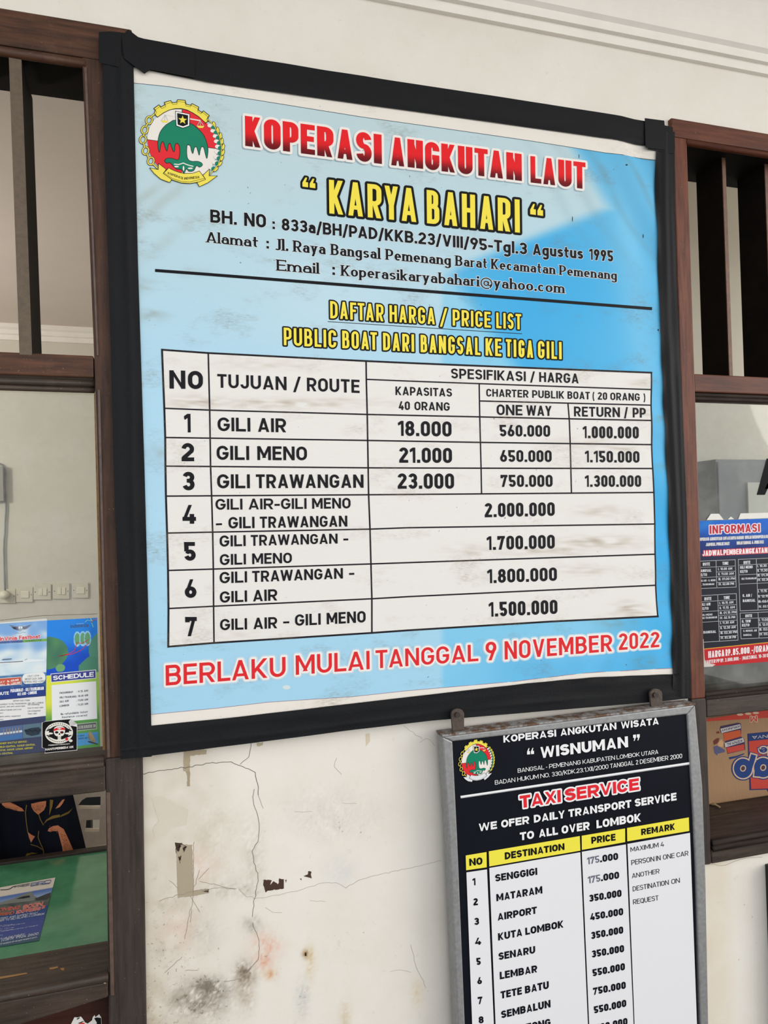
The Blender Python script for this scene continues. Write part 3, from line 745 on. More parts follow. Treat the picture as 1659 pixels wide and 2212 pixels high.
chip([(688, 842), (735, 846), (728, 870), (745, 850), (770, 868), (775, 838), (800, 840), (800, 890), (748, 897), (715, 902), (702, 912), (694, 880)], (70, 50, 38), 6)
for p in ([(808, 842), (816, 842), (812, 860)], [(905, 822), (928, 812), (930, 796), (948, 798), (944, 815), (950, 836), (930, 830)], [(885, 838), (895, 836), (892, 848)]): chip(p, (74, 54, 42), 4)
chip([(655, 110), (690, 108), (688, 122), (670, 130), (658, 128)], (190, 178, 150), 4); chip([(1238, 60), (1258, 58), (1262, 100), (1240, 130)], (214, 202, 176), 4)
chip([(912, 1232), (920, 1232), (922, 1250), (912, 1250)], (40, 30, 24), 2)
cr = crop(1480, 1740, .2134); wr = lambda x, y, off=0.0: onY(*cr(x, y), -off)
line(wb, wr, [(225, 600), (260, 594), (300, 598), (345, 610), (400, 606), (440, 592), (500, 566), (560, 545), (640, 529), (780, 522)], 3.5, (168, 152, 126), .0004, 400)
for x, y in ((600, 1005), (680, 1130), (545, 1560)): wb.poly([wr(a, b, .0004) for a, b in ell(x, y, 4, 6, 8)], (172, 164, 150))
wall = tag(wb.build('wall_front', M_wall), 'white painted wall with cracks and torn tape marks between two wooden windows', kind='structure')

b = MB(); b.box(-6, 6, -9, 6, -.12, 0); tag(b.build('floor', M_floor), 'concrete floor of the porch and the rooms', kind='structure')
b = MB(); b.box(-3.2, 3.6, -1.0, 0.0, 3.22, 3.34); tag(b.build('ceiling', M_trim), 'white porch ceiling above the wall', kind='structure')
# cornice: two flat fillets and a cove
def moulding(name, prof, x0, x1, mat, label):
    b = MB(); n = len(prof)
    pts = [(x, y, z) for x in (x0, x1) for y, z in prof]
    b.add(pts, [(i, i+1, n+i+1, n+i) for i in range(n-1)]+[tuple(range(n-1, -1, -1)), tuple(range(n, 2*n)), (n-1, 0, n, 2*n-1)])
    return tag(b.build(name, mat), label, kind='structure')
cove = [(-.034-.30*(1-math.cos(a)), 2.937+.30*math.sin(a)) for a in [k*math.pi/2/14 for k in range(15)]]
moulding('trim_1', [(0, 2.888), (-.012, 2.888), (-.012, 2.910), (-.024, 2.910), (-.024, 2.930), (-.034, 2.937)]+cove[1:]+[(-.334, 3.26), (0, 3.26)], -3.2, 3.6, M_trim, 'white stepped cornice with a curved cove under the porch ceiling')

# rooms behind the wall
YB, ZC = 2.5, 2.80
b = MB(); b.box(-3.2, .5, YB, YB+.1, 0, 3.1); tag(b.build('wall_back', M_white_in), 'cream back wall of the ticket office', kind='structure')
b = MB(); b.box(-3.2, .5, WT, YB, ZC, ZC+.08); tag(b.build('ceiling_office', M_ceil_in), 'pale mauve office ceiling seen through the left transom', kind='structure')
b = MB(); b.box(.5, .58, WT, YB, 0, 3.3); tag(b.build('wall_partition', M_white_in), 'partition wall between the two rooms', kind='structure')
b = MB(); b.box(.58, 4.2, 1.0, 1.1, 0, 3.3); tag(b.build('wall_store', M_white_in), 'grey plaster wall behind the right window', kind='structure')
b = MB(); b.box(.58, 4.2, WT, 1.0, 3.3, 3.38); tag(b.build('ceiling_store', M_ceil_in), 'ceiling above the right hand room', kind='structure')
zc = ZC
moulding('trim_2', [(YB, zc-.075), (YB-.018, zc-.075), (YB-.018, zc-.052), (YB-.03, zc-.048), (YB-.03, zc-.028), (YB-.045, zc-.02), (YB-.045, zc), (YB, zc)], -3.2, .5, M_trim, 'thin white cornice in the ticket office')

# ------------------------------------------------------------------ left window
YF = -.012
w1 = thing('window_1', (-.5, 0, .93), 'dark brown wooden ticket window with transom bars left of the big banner', kind='structure')
def piece(root, name, mat, x0, x1, z0, z1, y0=YF, y1=WT, bev=.003, col=(0, 0, 0)):
    b = MB(); b.box(x0, x1, y0, y1, z0, z1, col); return b.build(name, mat, root, bev)
piece(w1, 'post', M_wood_lowv, -.1035, -.037, .3, 1.335)
b = MB(); b.extr([Vector(q) for q in ((-.128, YF, 2.662), (-.0365, YF, 2.662), (-.0365, YF, 1.335), (-.1035, YF, 1.335), (-.1060, YF, 1.60), (-.1135, YF, 2.09))], (0, WT-YF, 0)); b.build('post', M_wood_v, w1, .002)
piece(w1, 'head', M_wood_h, -1.3, -.037, 2.662, ZH)
b = MB(); b.tube([Vector((-1.3, YF+.004, 2.652)), Vector((-.122, YF+.004, 2.652))], .009, 8); b.build('head_bead', M_wood_h, w1)
piece(w1, 'transom_rail', M_wood_h, -1.3, -.1145, 2.05, 2.092, YF+.002)
b = MB()
for zz, rr in ((2.040, .0075), (2.028, .0055)): b.tube([Vector((-1.3, YF+.012, zz)), Vector((-.114, YF+.012, zz))], rr, 8)
b.build('glazing_bead', M_wood_low, w1)
piece(w1, 'lower_rail', M_wood_low, -1.3, -.1035, 1.274, 1.322)
b = MB()
for zz, rr in ((1.334, .007), (1.324, .008)): b.tube([Vector((-1.3, YF+.006, zz)), Vector((-.106, YF+.006, zz))], rr, 8)
b.build('glazing_bead', M_wood_low, w1)
piece(w1, 'sill', M_wood_low, -1.3, -.1037, .908, .929)
b = MB(); b.extr([Vector(q) for q in ((-1.3, YF-.006, .927), (-.1037, YF-.006, .927), (-.1037, YF-.006, .8995), (-.19, YF-.006, .8880), (-.36, YF-.006, .868), (-1.3, YF-.006, .86))], (0, .024, 0)); b.build('bottom_rail', M_wood_low, w1, .003)
b = MB(); cs = crop(0, 1990, .3466)
for p in ([(308, 292), (360, 282), (362, 291), (330, 300), (308, 301)], [(0, 348), (165, 322), (172, 328), (80, 346), (0, 360)], [(375, 294), (402, 292), (398, 308), (384, 306)]): b.extr([onZ(*cs(*q), .9293) for q in p], (0, 0, .0006), (150, 114, 74))
b.build('bare_wood_chip', M_print, w1)
b = MB(); b.extr([onY(*cs(*q), YF-.0062) for q in ((640, 380), (650, 370), (664, 376), (655, 390))], (0, -.0006, 0), (170, 150, 120)); b.build('paint_flake', M_print, w1)
b = MB(); b.tube([Vector((-1.3, YF-.002, .932)), Vector((-.103, YF-.002, .934))], .008, 8); b.build('sill_bead', M_wood_low, w1)
b = MB(); b.box(-1.3, -.1045, .012, .05, .3, .905); b.build('lower_panel', wood('red_brown_panel', (42, 22, 16), (64, 34, 26), 'x', 0.45, wear=(96, 60, 46)), w1)
b = MB()
b.prism([(182, 146), (187, 146), (213, 768), (209, 768)], YF-.003, YF+.004); b.prism([(211, 842), (216, 842), (228, 1340), (238, 1636), (232, 1636), (223, 1340)], YF-.003, YF+.004); b.prism([(230, 1712), (238, 1712), (247, 2150), (239, 2150)], YF-.003, YF+.004)
b.build('edge_bead', M_bead, w1)
b = MB(); b.prism([(203, 850), (207, 850), (220, 1340), (228, 1620), (222, 1620), (215, 1340)], .002, .009)
b.build('putty_line', plain('old_putty', (150, 112, 62), .7, 0, .3, 80), w1)
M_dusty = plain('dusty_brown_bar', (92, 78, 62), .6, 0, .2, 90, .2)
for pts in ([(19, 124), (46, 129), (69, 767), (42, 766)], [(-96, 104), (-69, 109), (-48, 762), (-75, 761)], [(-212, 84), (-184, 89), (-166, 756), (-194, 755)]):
    b = MB(); b.prism(pts, YF+.004, WT-.01); tb_ = b.build('transom_bar', M_shade_dark, w1, .001)
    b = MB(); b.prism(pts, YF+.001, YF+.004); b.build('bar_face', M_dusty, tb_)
piece(w1, 'head_shade_strip', M_shade_dark, -1.3, -.129, 2.656, 2.6615, YF+.012, WT+.001, 0)  # thin dark strip added for the shade under the head
gb = MB(); gb.box(-1.3, -.106, .010, .014, 1.326, 2.046); gb.build('glass_pane', M_glass, w1)

# ------------------------------------------------------------------ right window
w2 = thing('window_2', (1.9, 0, .98), 'red brown wooden window with deep transom slats right of the big banner', kind='structure')
piece(w2, 'post', M_wood_r, XR-.001, 1.246, 1.33, 2.688); piece(w2, 'post', M_wood_lowv, XR-.001, 1.2475, .936, 1.33)
piece(w2, 'head', M_wood_rh, XR-.004, 2.9, 2.688, ZH+.002, YF, .166)
b = MB(); b.tube([Vector((1.246, YF+.004, 2.680)), Vector((2.9, YF+.004, 2.680))], .008, 8); b.build('head_bead', M_wood_rh, w2)
piece(w2, 'transom_rail', M_wood_rh, 1.246, 2.9, 2.068, 2.112, YF+.004)
b = MB()
for zz, rr in ((2.062, .006), (2.053, .006)): b.tube([Vector((1.246, YF+.012, zz)), Vector((2.9, YF+.012, zz))], rr, 8)
b.build('glazing_bead', M_wood_low, w2)
piece(w2, 'lower_rail', M_wood_low, 1.248, 2.9, 1.283, 1.326)
b = MB()
for zz, rr in ((1.337, .007), (1.328, .007)): b.tube([Vector((1.248, YF+.006, zz)), Vector((2.9, YF+.006, zz))], rr, 8)
b.build('glazing_bead', M_wood_low, w2)
piece(w2, 'bottom_rail', M_wood_low, 1.248, 2.9, .936, .968)
b = MB()
for zz, rr in ((.985, .008), (.972, .009)): b.tube([Vector((1.252, YF+.002, zz)), Vector((2.9, YF+.002, zz))], rr, 8)
b.build('sill_bead', M_wood_low, w2)
b = MB(); b.box(1.25, 2.9, .0, .55, .94, .979); b.build('sill', M_wood_low, w2)
M_slat = plain('lit_slat_edge', (104, 72, 52), .55, 0, .3, 60, .2)  # slat front edges painted lighter, as lit
piece(w2, 'head_shade_strip', M_shade_dark, 1.2475, 2.9, 2.682, 2.6878, YF+.012, .1665, 0)  # same added strip of painted shade under the right head
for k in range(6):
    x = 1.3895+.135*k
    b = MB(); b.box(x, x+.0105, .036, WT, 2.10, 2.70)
    sl_ = b.build('transom_slat', M_shade_dark, w2, .001)
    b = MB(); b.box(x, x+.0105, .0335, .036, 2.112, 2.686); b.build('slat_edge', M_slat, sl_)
gb = MB(); gb.box(1.247, 2.9, .010, .014, 1.330, 2.060); gb.build('glass_pane', M_glass, w2)
b = MB(); b.box(onY(1586, 394, .17).x, onY(1640, 394, .17).x, .168, .178, onY(1610, 394, .17).z, 2.95); b.build('rough_lintel', plain('rough_plaster', (150, 148, 144), .9, 0, .35, 120, .8), wall)

# ------------------------------------------------------------------ the big banner
bn = thing('price_banner', (.56, -.02, 1.39), 'large light blue vinyl price list banner edged with wide black tape', 'banner')
YS = -.020
def wave(p):
    x, z = p.x, p.z
    a = (x*.88+z*.48)
    m1 = sm(.97, 1.12, x)*sm(2.25, 2.5, z)
    y = .0036*m1*math.sin(a*58+1.0)
    m2 = sm(.45, 1.0, x)*sm(1.50, 1.41, z)
    y += .0014*m2*math.sin((x*.9-z*.45)*80)
    m3 = sm(1.08, 1.15, x)*sm(2.3, 2.0, z)
    y += .0022*m3*math.sin(z*46+1.5*math.sin(z*9))
    y += .0016*math.sin(x*5.1+1.0)*math.sin(z*4.2)
    y += .0010*sm(.10, -.03, x)*sm(2.42, 2.28, z)*math.sin(z*30)
    return y
def PB(px, py, off=0.0):
    p = onY(px, py, YS); p.y = YS-.004-wave(p)-off*.5; return p
TOP = [(285, 141), (321, 149), (449, 176), (780, 224), (1100, 269), (1320, 300), (1396, 312), (1418, 316)]
BOT = [(322, 1570), (523, 1550), (760, 1522), (880, 1508), (1133, 1479), (1270, 1466), (1455, 1459)]
LEF = [(284, 140), (293, 560), (307, 1000), (316, 1340), (322, 1572)]
RIG = [(1418, 316), (1419, 461), (1434, 861), (1443, 1050), (1454, 1365), (1455, 1460)]
def panel_fn(top, bot, lef, rig):
    def fn(u, v):
        x0 = poly_at(lef, top[0][1]+(bot[0][1]-top[0][1])*v, 1); x1 = poly_at(rig, top[-1][1]+(bot[-1][1]-top[-1][1])*v, 1)
        x = x0+(x1-x0)*u; yt = poly_at(top, max(top[0][0], min(top[-1][0], x)), 0); yb = poly_at(bot, max(bot[0][0], min(bot[-1][0], x)), 0)
        return x, yt+(yb-yt)*v
    return fn
sheet_fn = panel_fn(TOP, BOT, LEF, RIG)
b = MB(); b.grid(lambda u, v: PB(*sheet_fn(u, v)), 190, 220, col=(230, 224, 214)); b.build('vinyl_sheet', M_sheet, bn)
BT = [(284, 181), (365, 189), (560, 219), (780, 255), (1142, 307), (1304, 332), (1380, 342), (1419, 349)]
BB = [(322, 1543), (383, 1537), (467, 1529), (578, 1516), (760, 1504), (880, 1491), (1111, 1471), (1260, 1453), (1456, 1442)]
blue_fn = panel_fn(BT, BB, LEF, RIG)
def blue(px, py):
    up = sm(900, 250, py)
    c = mix((172, 212, 232), (188, 211, 216), up)
    c = mix(c, (160, 208, 232), .8*sm(1100, 1500, py))
    n = nz(px*.004, py*.004)
    mid = mix((120, 196, 230), (104, 190, 230), sm(600, 1500, py))
    dk = (66, 170, 224)
    c = mix(c, mid, .75*sm(945, 962, px)*sm(540, 660, py)*(.85+.3*n))
    e1 = (px-1300)*.80+(312-py)*-.0+(1304-px)*0
    # right hand wedge: right of a line from (1220,300) to (1310,455), then of one falling back to (975,585) and off to the lower right
    a1 = (px-1222)-(py-300)*.60
    up_w = sm(-22, 26, a1)*sm(505, 462, py)
    a2 = (py-451)+(px-1304)*.40
    low = sm(-14, 20, a2)*sm(0, 60, (px-965)-max(0, (py-600))*.72+max(0, 585-py)*.0+20)
    w = max(up_w, low*sm(430, 460, py))
    c = mix(c, dk, min(1, w*(.85+.25*n)))
    c = mix(c, (150, 208, 236), .38*math.exp(-((px-1365-(py-600)*.15)/40)**2)*sm(380, 520, py)*sm(1200, 900, py))
    c = mix(c, (58, 168, 226), .75*sm(1250, 1430, px)*sm(1000, 1200, py))
    c = mix(c, (74, 172, 226), .55*sm(960, 1150, px)*sm(1380, 1440, py))
    c = mix(c, (208, 224, 228), .3*math.exp(-((px-700)/180)**2)*sm(500, 640, py)*sm(800, 700, py))
    # grime lines with fold shading painted in along the old creases
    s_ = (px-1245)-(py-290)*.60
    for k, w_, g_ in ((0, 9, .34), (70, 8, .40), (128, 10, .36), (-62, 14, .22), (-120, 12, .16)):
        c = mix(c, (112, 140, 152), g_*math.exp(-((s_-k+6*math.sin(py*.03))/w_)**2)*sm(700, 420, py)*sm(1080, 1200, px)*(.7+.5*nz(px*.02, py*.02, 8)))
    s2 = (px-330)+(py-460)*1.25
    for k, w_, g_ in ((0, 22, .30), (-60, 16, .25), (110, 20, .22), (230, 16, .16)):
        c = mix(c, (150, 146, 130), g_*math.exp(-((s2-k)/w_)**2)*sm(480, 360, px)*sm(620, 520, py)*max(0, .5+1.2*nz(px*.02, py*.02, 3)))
    for x_, y_, rx_, ry_, g_ in ((325, 684, 34, 12, .45), (312, 620, 20, 14, .25), (340, 980, 22, 16, .3), (1390, 1430, 26, 16, .45), (1330, 1345, 40, 16, .35), (1425, 905, 12, 8, .4), (1425, 1010, 14, 8, .35), (420, 590, 40, 10, .2)):
        c = mix(c, (128, 122, 104), g_*math.exp(-((px-x_)/rx_)**2-((py-y_)/ry_)**2)*(.6+.9*nz(px*.05, py*.15, 2)))
    return c
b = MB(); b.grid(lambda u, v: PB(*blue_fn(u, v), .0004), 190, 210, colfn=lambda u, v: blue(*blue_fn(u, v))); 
line(b, PB, [(a, c_) for a, c_ in BT], 1.2, (70, 90, 100), .0008, 40); line(b, PB, BB, 1.0, (150, 120, 140), .0008, 40)
# small tears and spots on the print
for x, y, rx, ry in ((1350, 359, 2.6, 1.6), (1388, 511, 1.0, 4.5), (1234, 475, .9, 6), (1248, 340, .7, 5), (1419, 714, 1.5, 2.5), (618, 1484, 9, 5)):
    flat(b, PB, ell(x, y, rx, ry, 8), (34, 40, 46) if rx < 5 else (206, 222, 222), .0009)
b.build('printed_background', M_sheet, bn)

K = (20, 20, 24)
# emblem, title
b = MB(); emblem(b, via(PB, crop(290, 200, 1/7.9)), .0022); b.build('emblem', M_ink, bn)
RED = (226, 34, 40)
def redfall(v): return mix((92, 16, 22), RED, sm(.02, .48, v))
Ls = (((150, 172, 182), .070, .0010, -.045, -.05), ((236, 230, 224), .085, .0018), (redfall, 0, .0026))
b = MB()
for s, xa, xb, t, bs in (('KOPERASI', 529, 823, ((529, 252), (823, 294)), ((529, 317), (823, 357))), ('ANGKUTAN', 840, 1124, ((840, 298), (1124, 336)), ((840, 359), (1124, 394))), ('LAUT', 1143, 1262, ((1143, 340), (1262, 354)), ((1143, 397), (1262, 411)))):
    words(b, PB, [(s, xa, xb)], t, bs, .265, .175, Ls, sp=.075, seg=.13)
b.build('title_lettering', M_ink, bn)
YEL = (240, 222, 78)
Ly = (((16, 16, 16), .075, .0010), (YEL, 0, .0018))
t, bs = ((709, 390), (1120, 434)), ((711, 463), (1120, 505))
b = MB(); words(b, PB, [('KARYA', 710, 898), ('BAHARI', 920, 1120)], t, bs, .15, .135, Ly, sp=.13, seg=.13)
for xa, t2, b2 in ((652, (384, 389), (405, 409)), (1142, (442, 446), (465, 469))):
    words(b, PB, [('\u201c', xa, xa+30)], ((xa, t2[0]), (xa+30, t2[1])), ((xa, b2[0]), (xa+30, b2[1])), .2, layers=(((16, 16, 16), .22, .0010), (YEL, 0, .0018)))
b.build('name_lettering', M_ink, bn)
# registration and address lines: dark letters with a thin pale edge
def Lk(g=.04): return (((222, 230, 232), g, .0009), (K, 0, .0016))
b = MB()
words(b, PB, [('BH.', 454, 511), ('NO', 527, 574)], ((454, 454), (574, 465)), ((454, 482), (574, 494)), .215, layers=Lk())
words(b, PB, [(':', 588, 595)], ((588, 476), (595, 477)), ((588, 497), (595, 498)), .25, layers=Lk())
words(b, PB, [('833a/BH/PAD/KKB.23/VIII/95-Tgl.3', 608, 1136)], ((608, 473), (1136, 527)), ((608, 499), (1136, 552)), .215, layers=Lk(), sp=.10)
words(b, PB, [('Agustus', 1148, 1257), ('1995', 1270, 1322)], ((1148, 528), (1322, 543)), ((1148, 552), (1322, 567)), .215, layers=Lk(), sp=.10)
b.build('registration_lettering', M_ink, bn)
b = MB(); ser = dict(serif=True, sp=.12, xh=.66, layers=Lk(.05))
words(b, PB, [('Alamat', 445, 557)], ((445, 502), (557, 513)), ((445, 525), (557, 536)), .215, .115, **ser)
words(b, PB, [(':', 575, 582)], ((575, 518), (582, 519)), ((575, 539), (582, 540)), .25, layers=Lk())
words(b, PB, [('Jl.', 592, 622), ('Raya', 633, 702), ('Bangsal', 714, 820), ('Pemenang', 832, 972), ('Barat', 982, 1050), ('Kecamatan', 1059, 1197), ('Pemenang', 1206, 1330)], ((592, 517), (1330, 586)), ((592, 541.5), (1330, 606)), .215, .115, **ser)
words(b, PB, [('Email', 597, 688)], ((597, 562), (688, 570)), ((597, 586), (688, 593)), .215, .115, **ser)
words(b, PB, [(':', 717, 724)], ((717, 574), (724, 575)), ((717, 596), (724, 597)), .25, layers=Lk())
words(b, PB, [('Koperasikaryabahari@yahoo.com', 736, 1217)], ((736, 574), (1217, 613)), ((736, 597), (1217, 635)), .215, .115, **ser)
b.build('address_lettering', M_ink, bn)
b = MB(); line(b, PB, [(335, 585.5), (1406, 668)], 6.5, (18, 18, 22), .0012, 20, 'b'); b.build('divider_line', M_ink, bn)
b = MB(); Ly2 = (((16, 16, 16), .085, .0010), (YEL, 0, .0018))
words(b, PB, [('DAFTAR', 712, 827), ('HARGA', 840, 938), ('/', 948, 965), ('PRICE', 976, 1058), ('LIST', 1070, 1124)], ((712, 651.6), (1124, 680)), ((712, 689), (1124, 713)), .15, .14, Ly2, sp=.13)
words(b, PB, [('PUBLIC', 612, 725), ('BOAT', 738, 813), ('DARI', 826, 893), ('BANGSAL', 907, 1036), ('KE', 1047, 1081), ('TIGA', 1091, 1150), ('GILI', 1160, 1211)], ((612, 709), (1211, 740)), ((612, 747), (1211, 777)), .15, .14, Ly2, sp=.13)
line(b, PB, [(707, 696), (1126, 722)], 1.4, (40, 44, 50), .0010, 20, 'b'); b.build('heading_lettering', M_ink, bn)

# price table
c1 = [(449.5, 764), (452.5, 884), (454.5, 1010), (457, 1080), (459, 1151), (460.5, 1232), (461, 1310), (462, 1388)]
C0 = [(350, 757), (355, 883), (357, 946), (357.5, 1008), (358.5, 1072), (361, 1151.5), (363, 1232), (364, 1314), (363.5, 1396)]
C2 = [(789.5, 781), (790, 820), (792, 896), (793, 952), (794, 1011), (795, 1069), (798, 1143), (800, 1218), (802, 1293), (802, 1366)]
C5 = [(1404, 806), (1404, 842), (1404, 876), (1404.5, 909), (1404.8, 961), (1407, 1012), (1409, 1064), (1412, 1132), (1412, 1197), (1413.5, 1264), (1418, 1331)]
tfn = panel_fn([(350, 757), (449, 764), (789, 781), (1404, 806)], [(363.5, 1396), (462, 1388), (802, 1366), (880, 1361), (1190, 1341), (1418, 1331)], C0, C5)
def cellc(px, py):
    c = (228, 225, 220)
    for x_, y_, rx_, ry_, g_ in ((1290, 1172, 90, 12, .5), (1180, 1192, 70, 8, .4), (640, 872, 180, 10, .35), (420, 870, 60, 14, .35), (1360, 1320, 34, 18, .45), (1290, 1105, 50, 12, .3), (1240, 958, 60, 10, .3), (1380, 830, 24, 10, .3), (1385, 892, 26, 8, .35), (560, 790, 120, 10, .2), (1260, 1232, 60, 12, .25), (1020, 1190, 60, 14, .2), (1340, 970, 40, 10, .3), (500, 1370, 60, 10, .15)):
        c = mix(c, (146, 130, 104), g_*math.exp(-((px-x_)/rx_)**2-((py-y_)/ry_)**2)*max(0, .55+1.3*nz(px*.03, py*.18, 2)))
    return c
pt = MB(); pt.grid(lambda u, v: PB(*tfn(u, v), .0009), 200, 160, colfn=lambda u, v: cellc(*tfn(u, v)))
lk = (30, 28, 34)
for pts, w in ((C0, 4.2), (c1, 3.4), (C2, 3.4), (C5, 3), ([(1033.7, 831), (1035, 900), (1038, 1012), (1039, 1066)], 3), ([(1225, 872), (1228, 908), (1230, 960), (1232.6, 1065)], 3),
               ([(350, 757), (449, 764), (789, 781), (880, 785), (1404, 806)], 4), ([(790, 820.4), (880, 824), (1404, 842.5)], 3), ([(1035, 866.7), (1404, 876)], 3),
               ([(355, 883), (453, 887), (792, 896), (1034, 901), (1404, 909)], 3.2), ([(357, 946), (793, 952), (1036, 956), (1405, 961)], 3.2), ([(357, 1007.5), (794, 1011), (1407, 1012.5)], 3.2), ([(358.5, 1072), (795, 1069), (1409, 1064)], 3.2),
               ([(361, 1151.5), (459, 1149.5), (798, 1143), (880, 1140), (1412, 1132)], 3.2), ([(363, 1232), (460, 1229), (800, 1218), (1412, 1197)], 3.2), ([(364, 1314), (461, 1309), (802, 1293), (880, 1288.5), (1190, 1274), (1413.5, 1264)], 3.2),
               ([(363.5, 1396), (462, 1388), (802, 1366.5), (880, 1361), (1190, 1342), (1418, 1331)], 4)):
    line(pt, PB, pts, w, lk, .0014, 12, 's')
pt.build('price_table', M_cell, bn)
tb = MB(); kk = (24, 24, 28); L1 = ((kk, 0, .0018),)
def T(items, yl1, yb1, yl2=None, yb2=None, tv=.205, sp=.12):
    xa, xb = items[0][1], items[-1][2]
    words(tb, PB, items, ((xa, yl1), (xb, yl2 or yl1)), ((xa, yb1), (xb, yb2 or yb1)), tv, None, L1, sp=sp)
T([('NO', 366, 438)], 801, 840.5, 803, 842, .24, .14)
T([('TUJUAN', 469, 618), ('/', 632, 649), ('ROUTE', 662, 775.5)], 809, 838.6, 821.5, 850, .195, .13)
T([('SPESIFIKASI', 973, 1134), ('/', 1143, 1154), ('HARGA', 1163, 1248)], 796.5, 818, 808, 829, .195, .13)
T([('KAPASITAS', 853, 975)], 835.5, 854, 840, 857.5, .195, .13); T([('40', 860, 884), ('ORANG', 894, 970)], 867.5, 886, 870, 888, .195, .13)
T([('CHARTER', 1049, 1140), ('PUBLIK', 1148, 1217), ('BOAT', 1224, 1272), ('(', 1278, 1283), ('20', 1289, 1309), ('ORANG', 1316, 1379), (')', 1386, 1391)], 840.5, 857, 851, 867, .195, .13)
T([('ONE', 1071.5, 1127), ('WAY', 1135, 1190)], 874, 897, 877.5, 899, .195); T([('RETURN', 1238, 1336.5), ('/', 1345, 1354), ('PP', 1364, 1392)], 878.6, 900, 882, 903, .195)
for s, xa, xb, yt, yb in (('1', 397.5, 411.5, 895, 935), ('2', 392, 419, 958, 997), ('3', 394, 420, 1019.7, 1059.6), ('4', 394, 423, 1091, 1131.5), ('5', 397.6, 422.4, 1170.7, 1211), ('6', 399, 424, 1251, 1291), ('7', 400, 425, 1332, 1373.5)):
    T([(s, xa, xb)], yt, yb, None, None, .235)
T([('GILI', 469.6, 540), ('AIR', 556, 617)], 902.6, 932, 905, 934.8); T([('GILI', 467.5, 537.5), ('MENO', 555, 662)], 963.5, 994, 965.5, 995); T([('GILI', 468.6, 539), ('TRAWANGAN', 552, 784)], 1025, 1055.4, 1025.5, 1054)
T([('GILI', 465, 523), ('AIR-GILI', 536, 661), ('MENO', 673, 756)], 1078, 1101.5, 1075.6, 1098.4); T([('GILI', 493, 549), ('TRAWANGAN', 560.5, 749)], 1117, 1141.7, 1114, 1137.5)
T([('GILI', 474, 530), ('TRAWANGAN', 541, 728)], 1156.8, 1181, 1152.6, 1174); T([('GILI', 474.5, 530.5), ('MENO', 544, 629.5)], 1197, 1220.7, 1193.5, 1216)
T([('GILI', 474, 533), ('TRAWANGAN', 544, 739.5)], 1235.4, 1260, 1226.7, 1249.4); T([('GILI', 474.5, 533), ('AIR', 545.5, 598)], 1277.4, 1301.8, 1272, 1296.6)
T([('GILI', 475, 533), ('AIR', 546.5, 598)], 1336.8, 1361, 1332, 1356.5); T([('GILI', 636.4, 691.6), ('MENO', 704.6, 788.5)], 1327, 1351.5, 1319, 1343.8)
for p in ([(466, 1132.8), (479, 1132.3)], [(740.6, 1165.5), (751, 1165.2)], [(753, 1239.6), (764, 1239.2)], [(611, 1344), (624, 1343.5)]): line(tb, PB, p, 4.2, kk, .0018, 20, 'b')
for s, xa, xb, a, b_, c_, d in (('18.000', 858.4, 974, 909.6, 942, 911, 943.7), ('560.000', 1078, 1186.7, 918, 943, 919, 944), ('1.000.000', 1257, 1377, 921, 947, 922, 948), ('21.000', 861, 975, 967, 1000, 968, 1000.5), ('650.000', 1079, 1190, 972.5, 998, 973, 998.5), ('1.150.000', 1261.6, 1378.4, 974, 999, 975, 1000),
                              ('23.000', 857.7, 979.5, 1023, 1056, 1023, 1056), ('750.000', 1080, 1192, 1026, 1052, 1026, 1052), ('1.300.000', 1261.6, 1382, 1027, 1052, 1027, 1052), ('2.000.000', 1045.7, 1196.5, 1087, 1117.6, 1085, 1114.4), ('1.700.000', 1050, 1196.5, 1158.5, 1188, 1155, 1185), ('1.800.000', 1051, 1201, 1229.8, 1259.8, 1225.4, 1254.4), ('1.500.000', 1054, 1202, 1300.6, 1332, 1295, 1325.6)):
    T([(s, xa, xb)], a, b_, c_, d, .21, .11)
tb.build('table_lettering', M_ink, bn)
Lr = (((190, 214, 226), .16, .0010), ((236, 232, 228), .10, .0017), ((218, 42, 48), 0, .0024))
b = MB()
for it, t, bs in ((('BERLAKU', 358, 616), ((358, 1436), (616, 1418)), ((358, 1480), (616, 1460))), (('MULAI', 638, 797), ((638, 1415), (797, 1405)), ((638, 1457), (797, 1444.5))), (('TANGGAL', 810, 1031), ((810, 1404), (1031, 1391)), ((810, 1443), (1031, 1427))),
                  (('9', 1047, 1070), ((1047, 1386), (1070, 1385)), ((1047, 1426), (1070, 1425))), (('NOVEMBER', 1088, 1319.5), ((1088, 1384.6), (1319, 1370)), ((1088, 1424), (1319, 1406))), (('2022', 1334, 1421), ((1334, 1368), (1421, 1364)), ((1334, 1403.7), (1421, 1397)))):
    words(b, PB, [it], t, bs, .17, .155, Lr, sp=.13)
b.build('date_lettering', M_ink, bn)
# black tape border: four strips and the corner pieces
def strip(name, outer, inner, axis, ridges, n=90, off=.0030, parent=bn):
    b = MB(); lo, hi = max(outer[0][axis], inner[0][axis]), min(outer[-1][axis], inner[-1][axis])
    def fn(u, v):
        t = (u*(outer[-1][axis]-outer[0][axis])+outer[0][axis]); t2 = (u*(inner[-1][axis]-inner[0][axis])+inner[0][axis])
        a = poly_at(outer, t, axis); c = poly_at(inner, t2, axis)
        P0 = (t, a) if axis == 0 else (a, t); P1 = (t2, c) if axis == 0 else (c, t2)
        q = lerp2(P0, P1, v); p = onY(q[0], q[1], YS)
        y = off+sum(h_*math.exp(-((v-c_-.04*math.sin(u*7+c_*9))/w_)**2)*(.55+.6*nz(u*6, c_*5, h_*900)) for c_, w_, h_ in ridges)+.0012*nz(u*14, v*2, 5)
        if v > .85: y += wave(p)*(v-.85)/.15
        p.y = YS-.004-y; return p
    b.grid(fn, n, 18); return b.build(name, M_tape, parent)
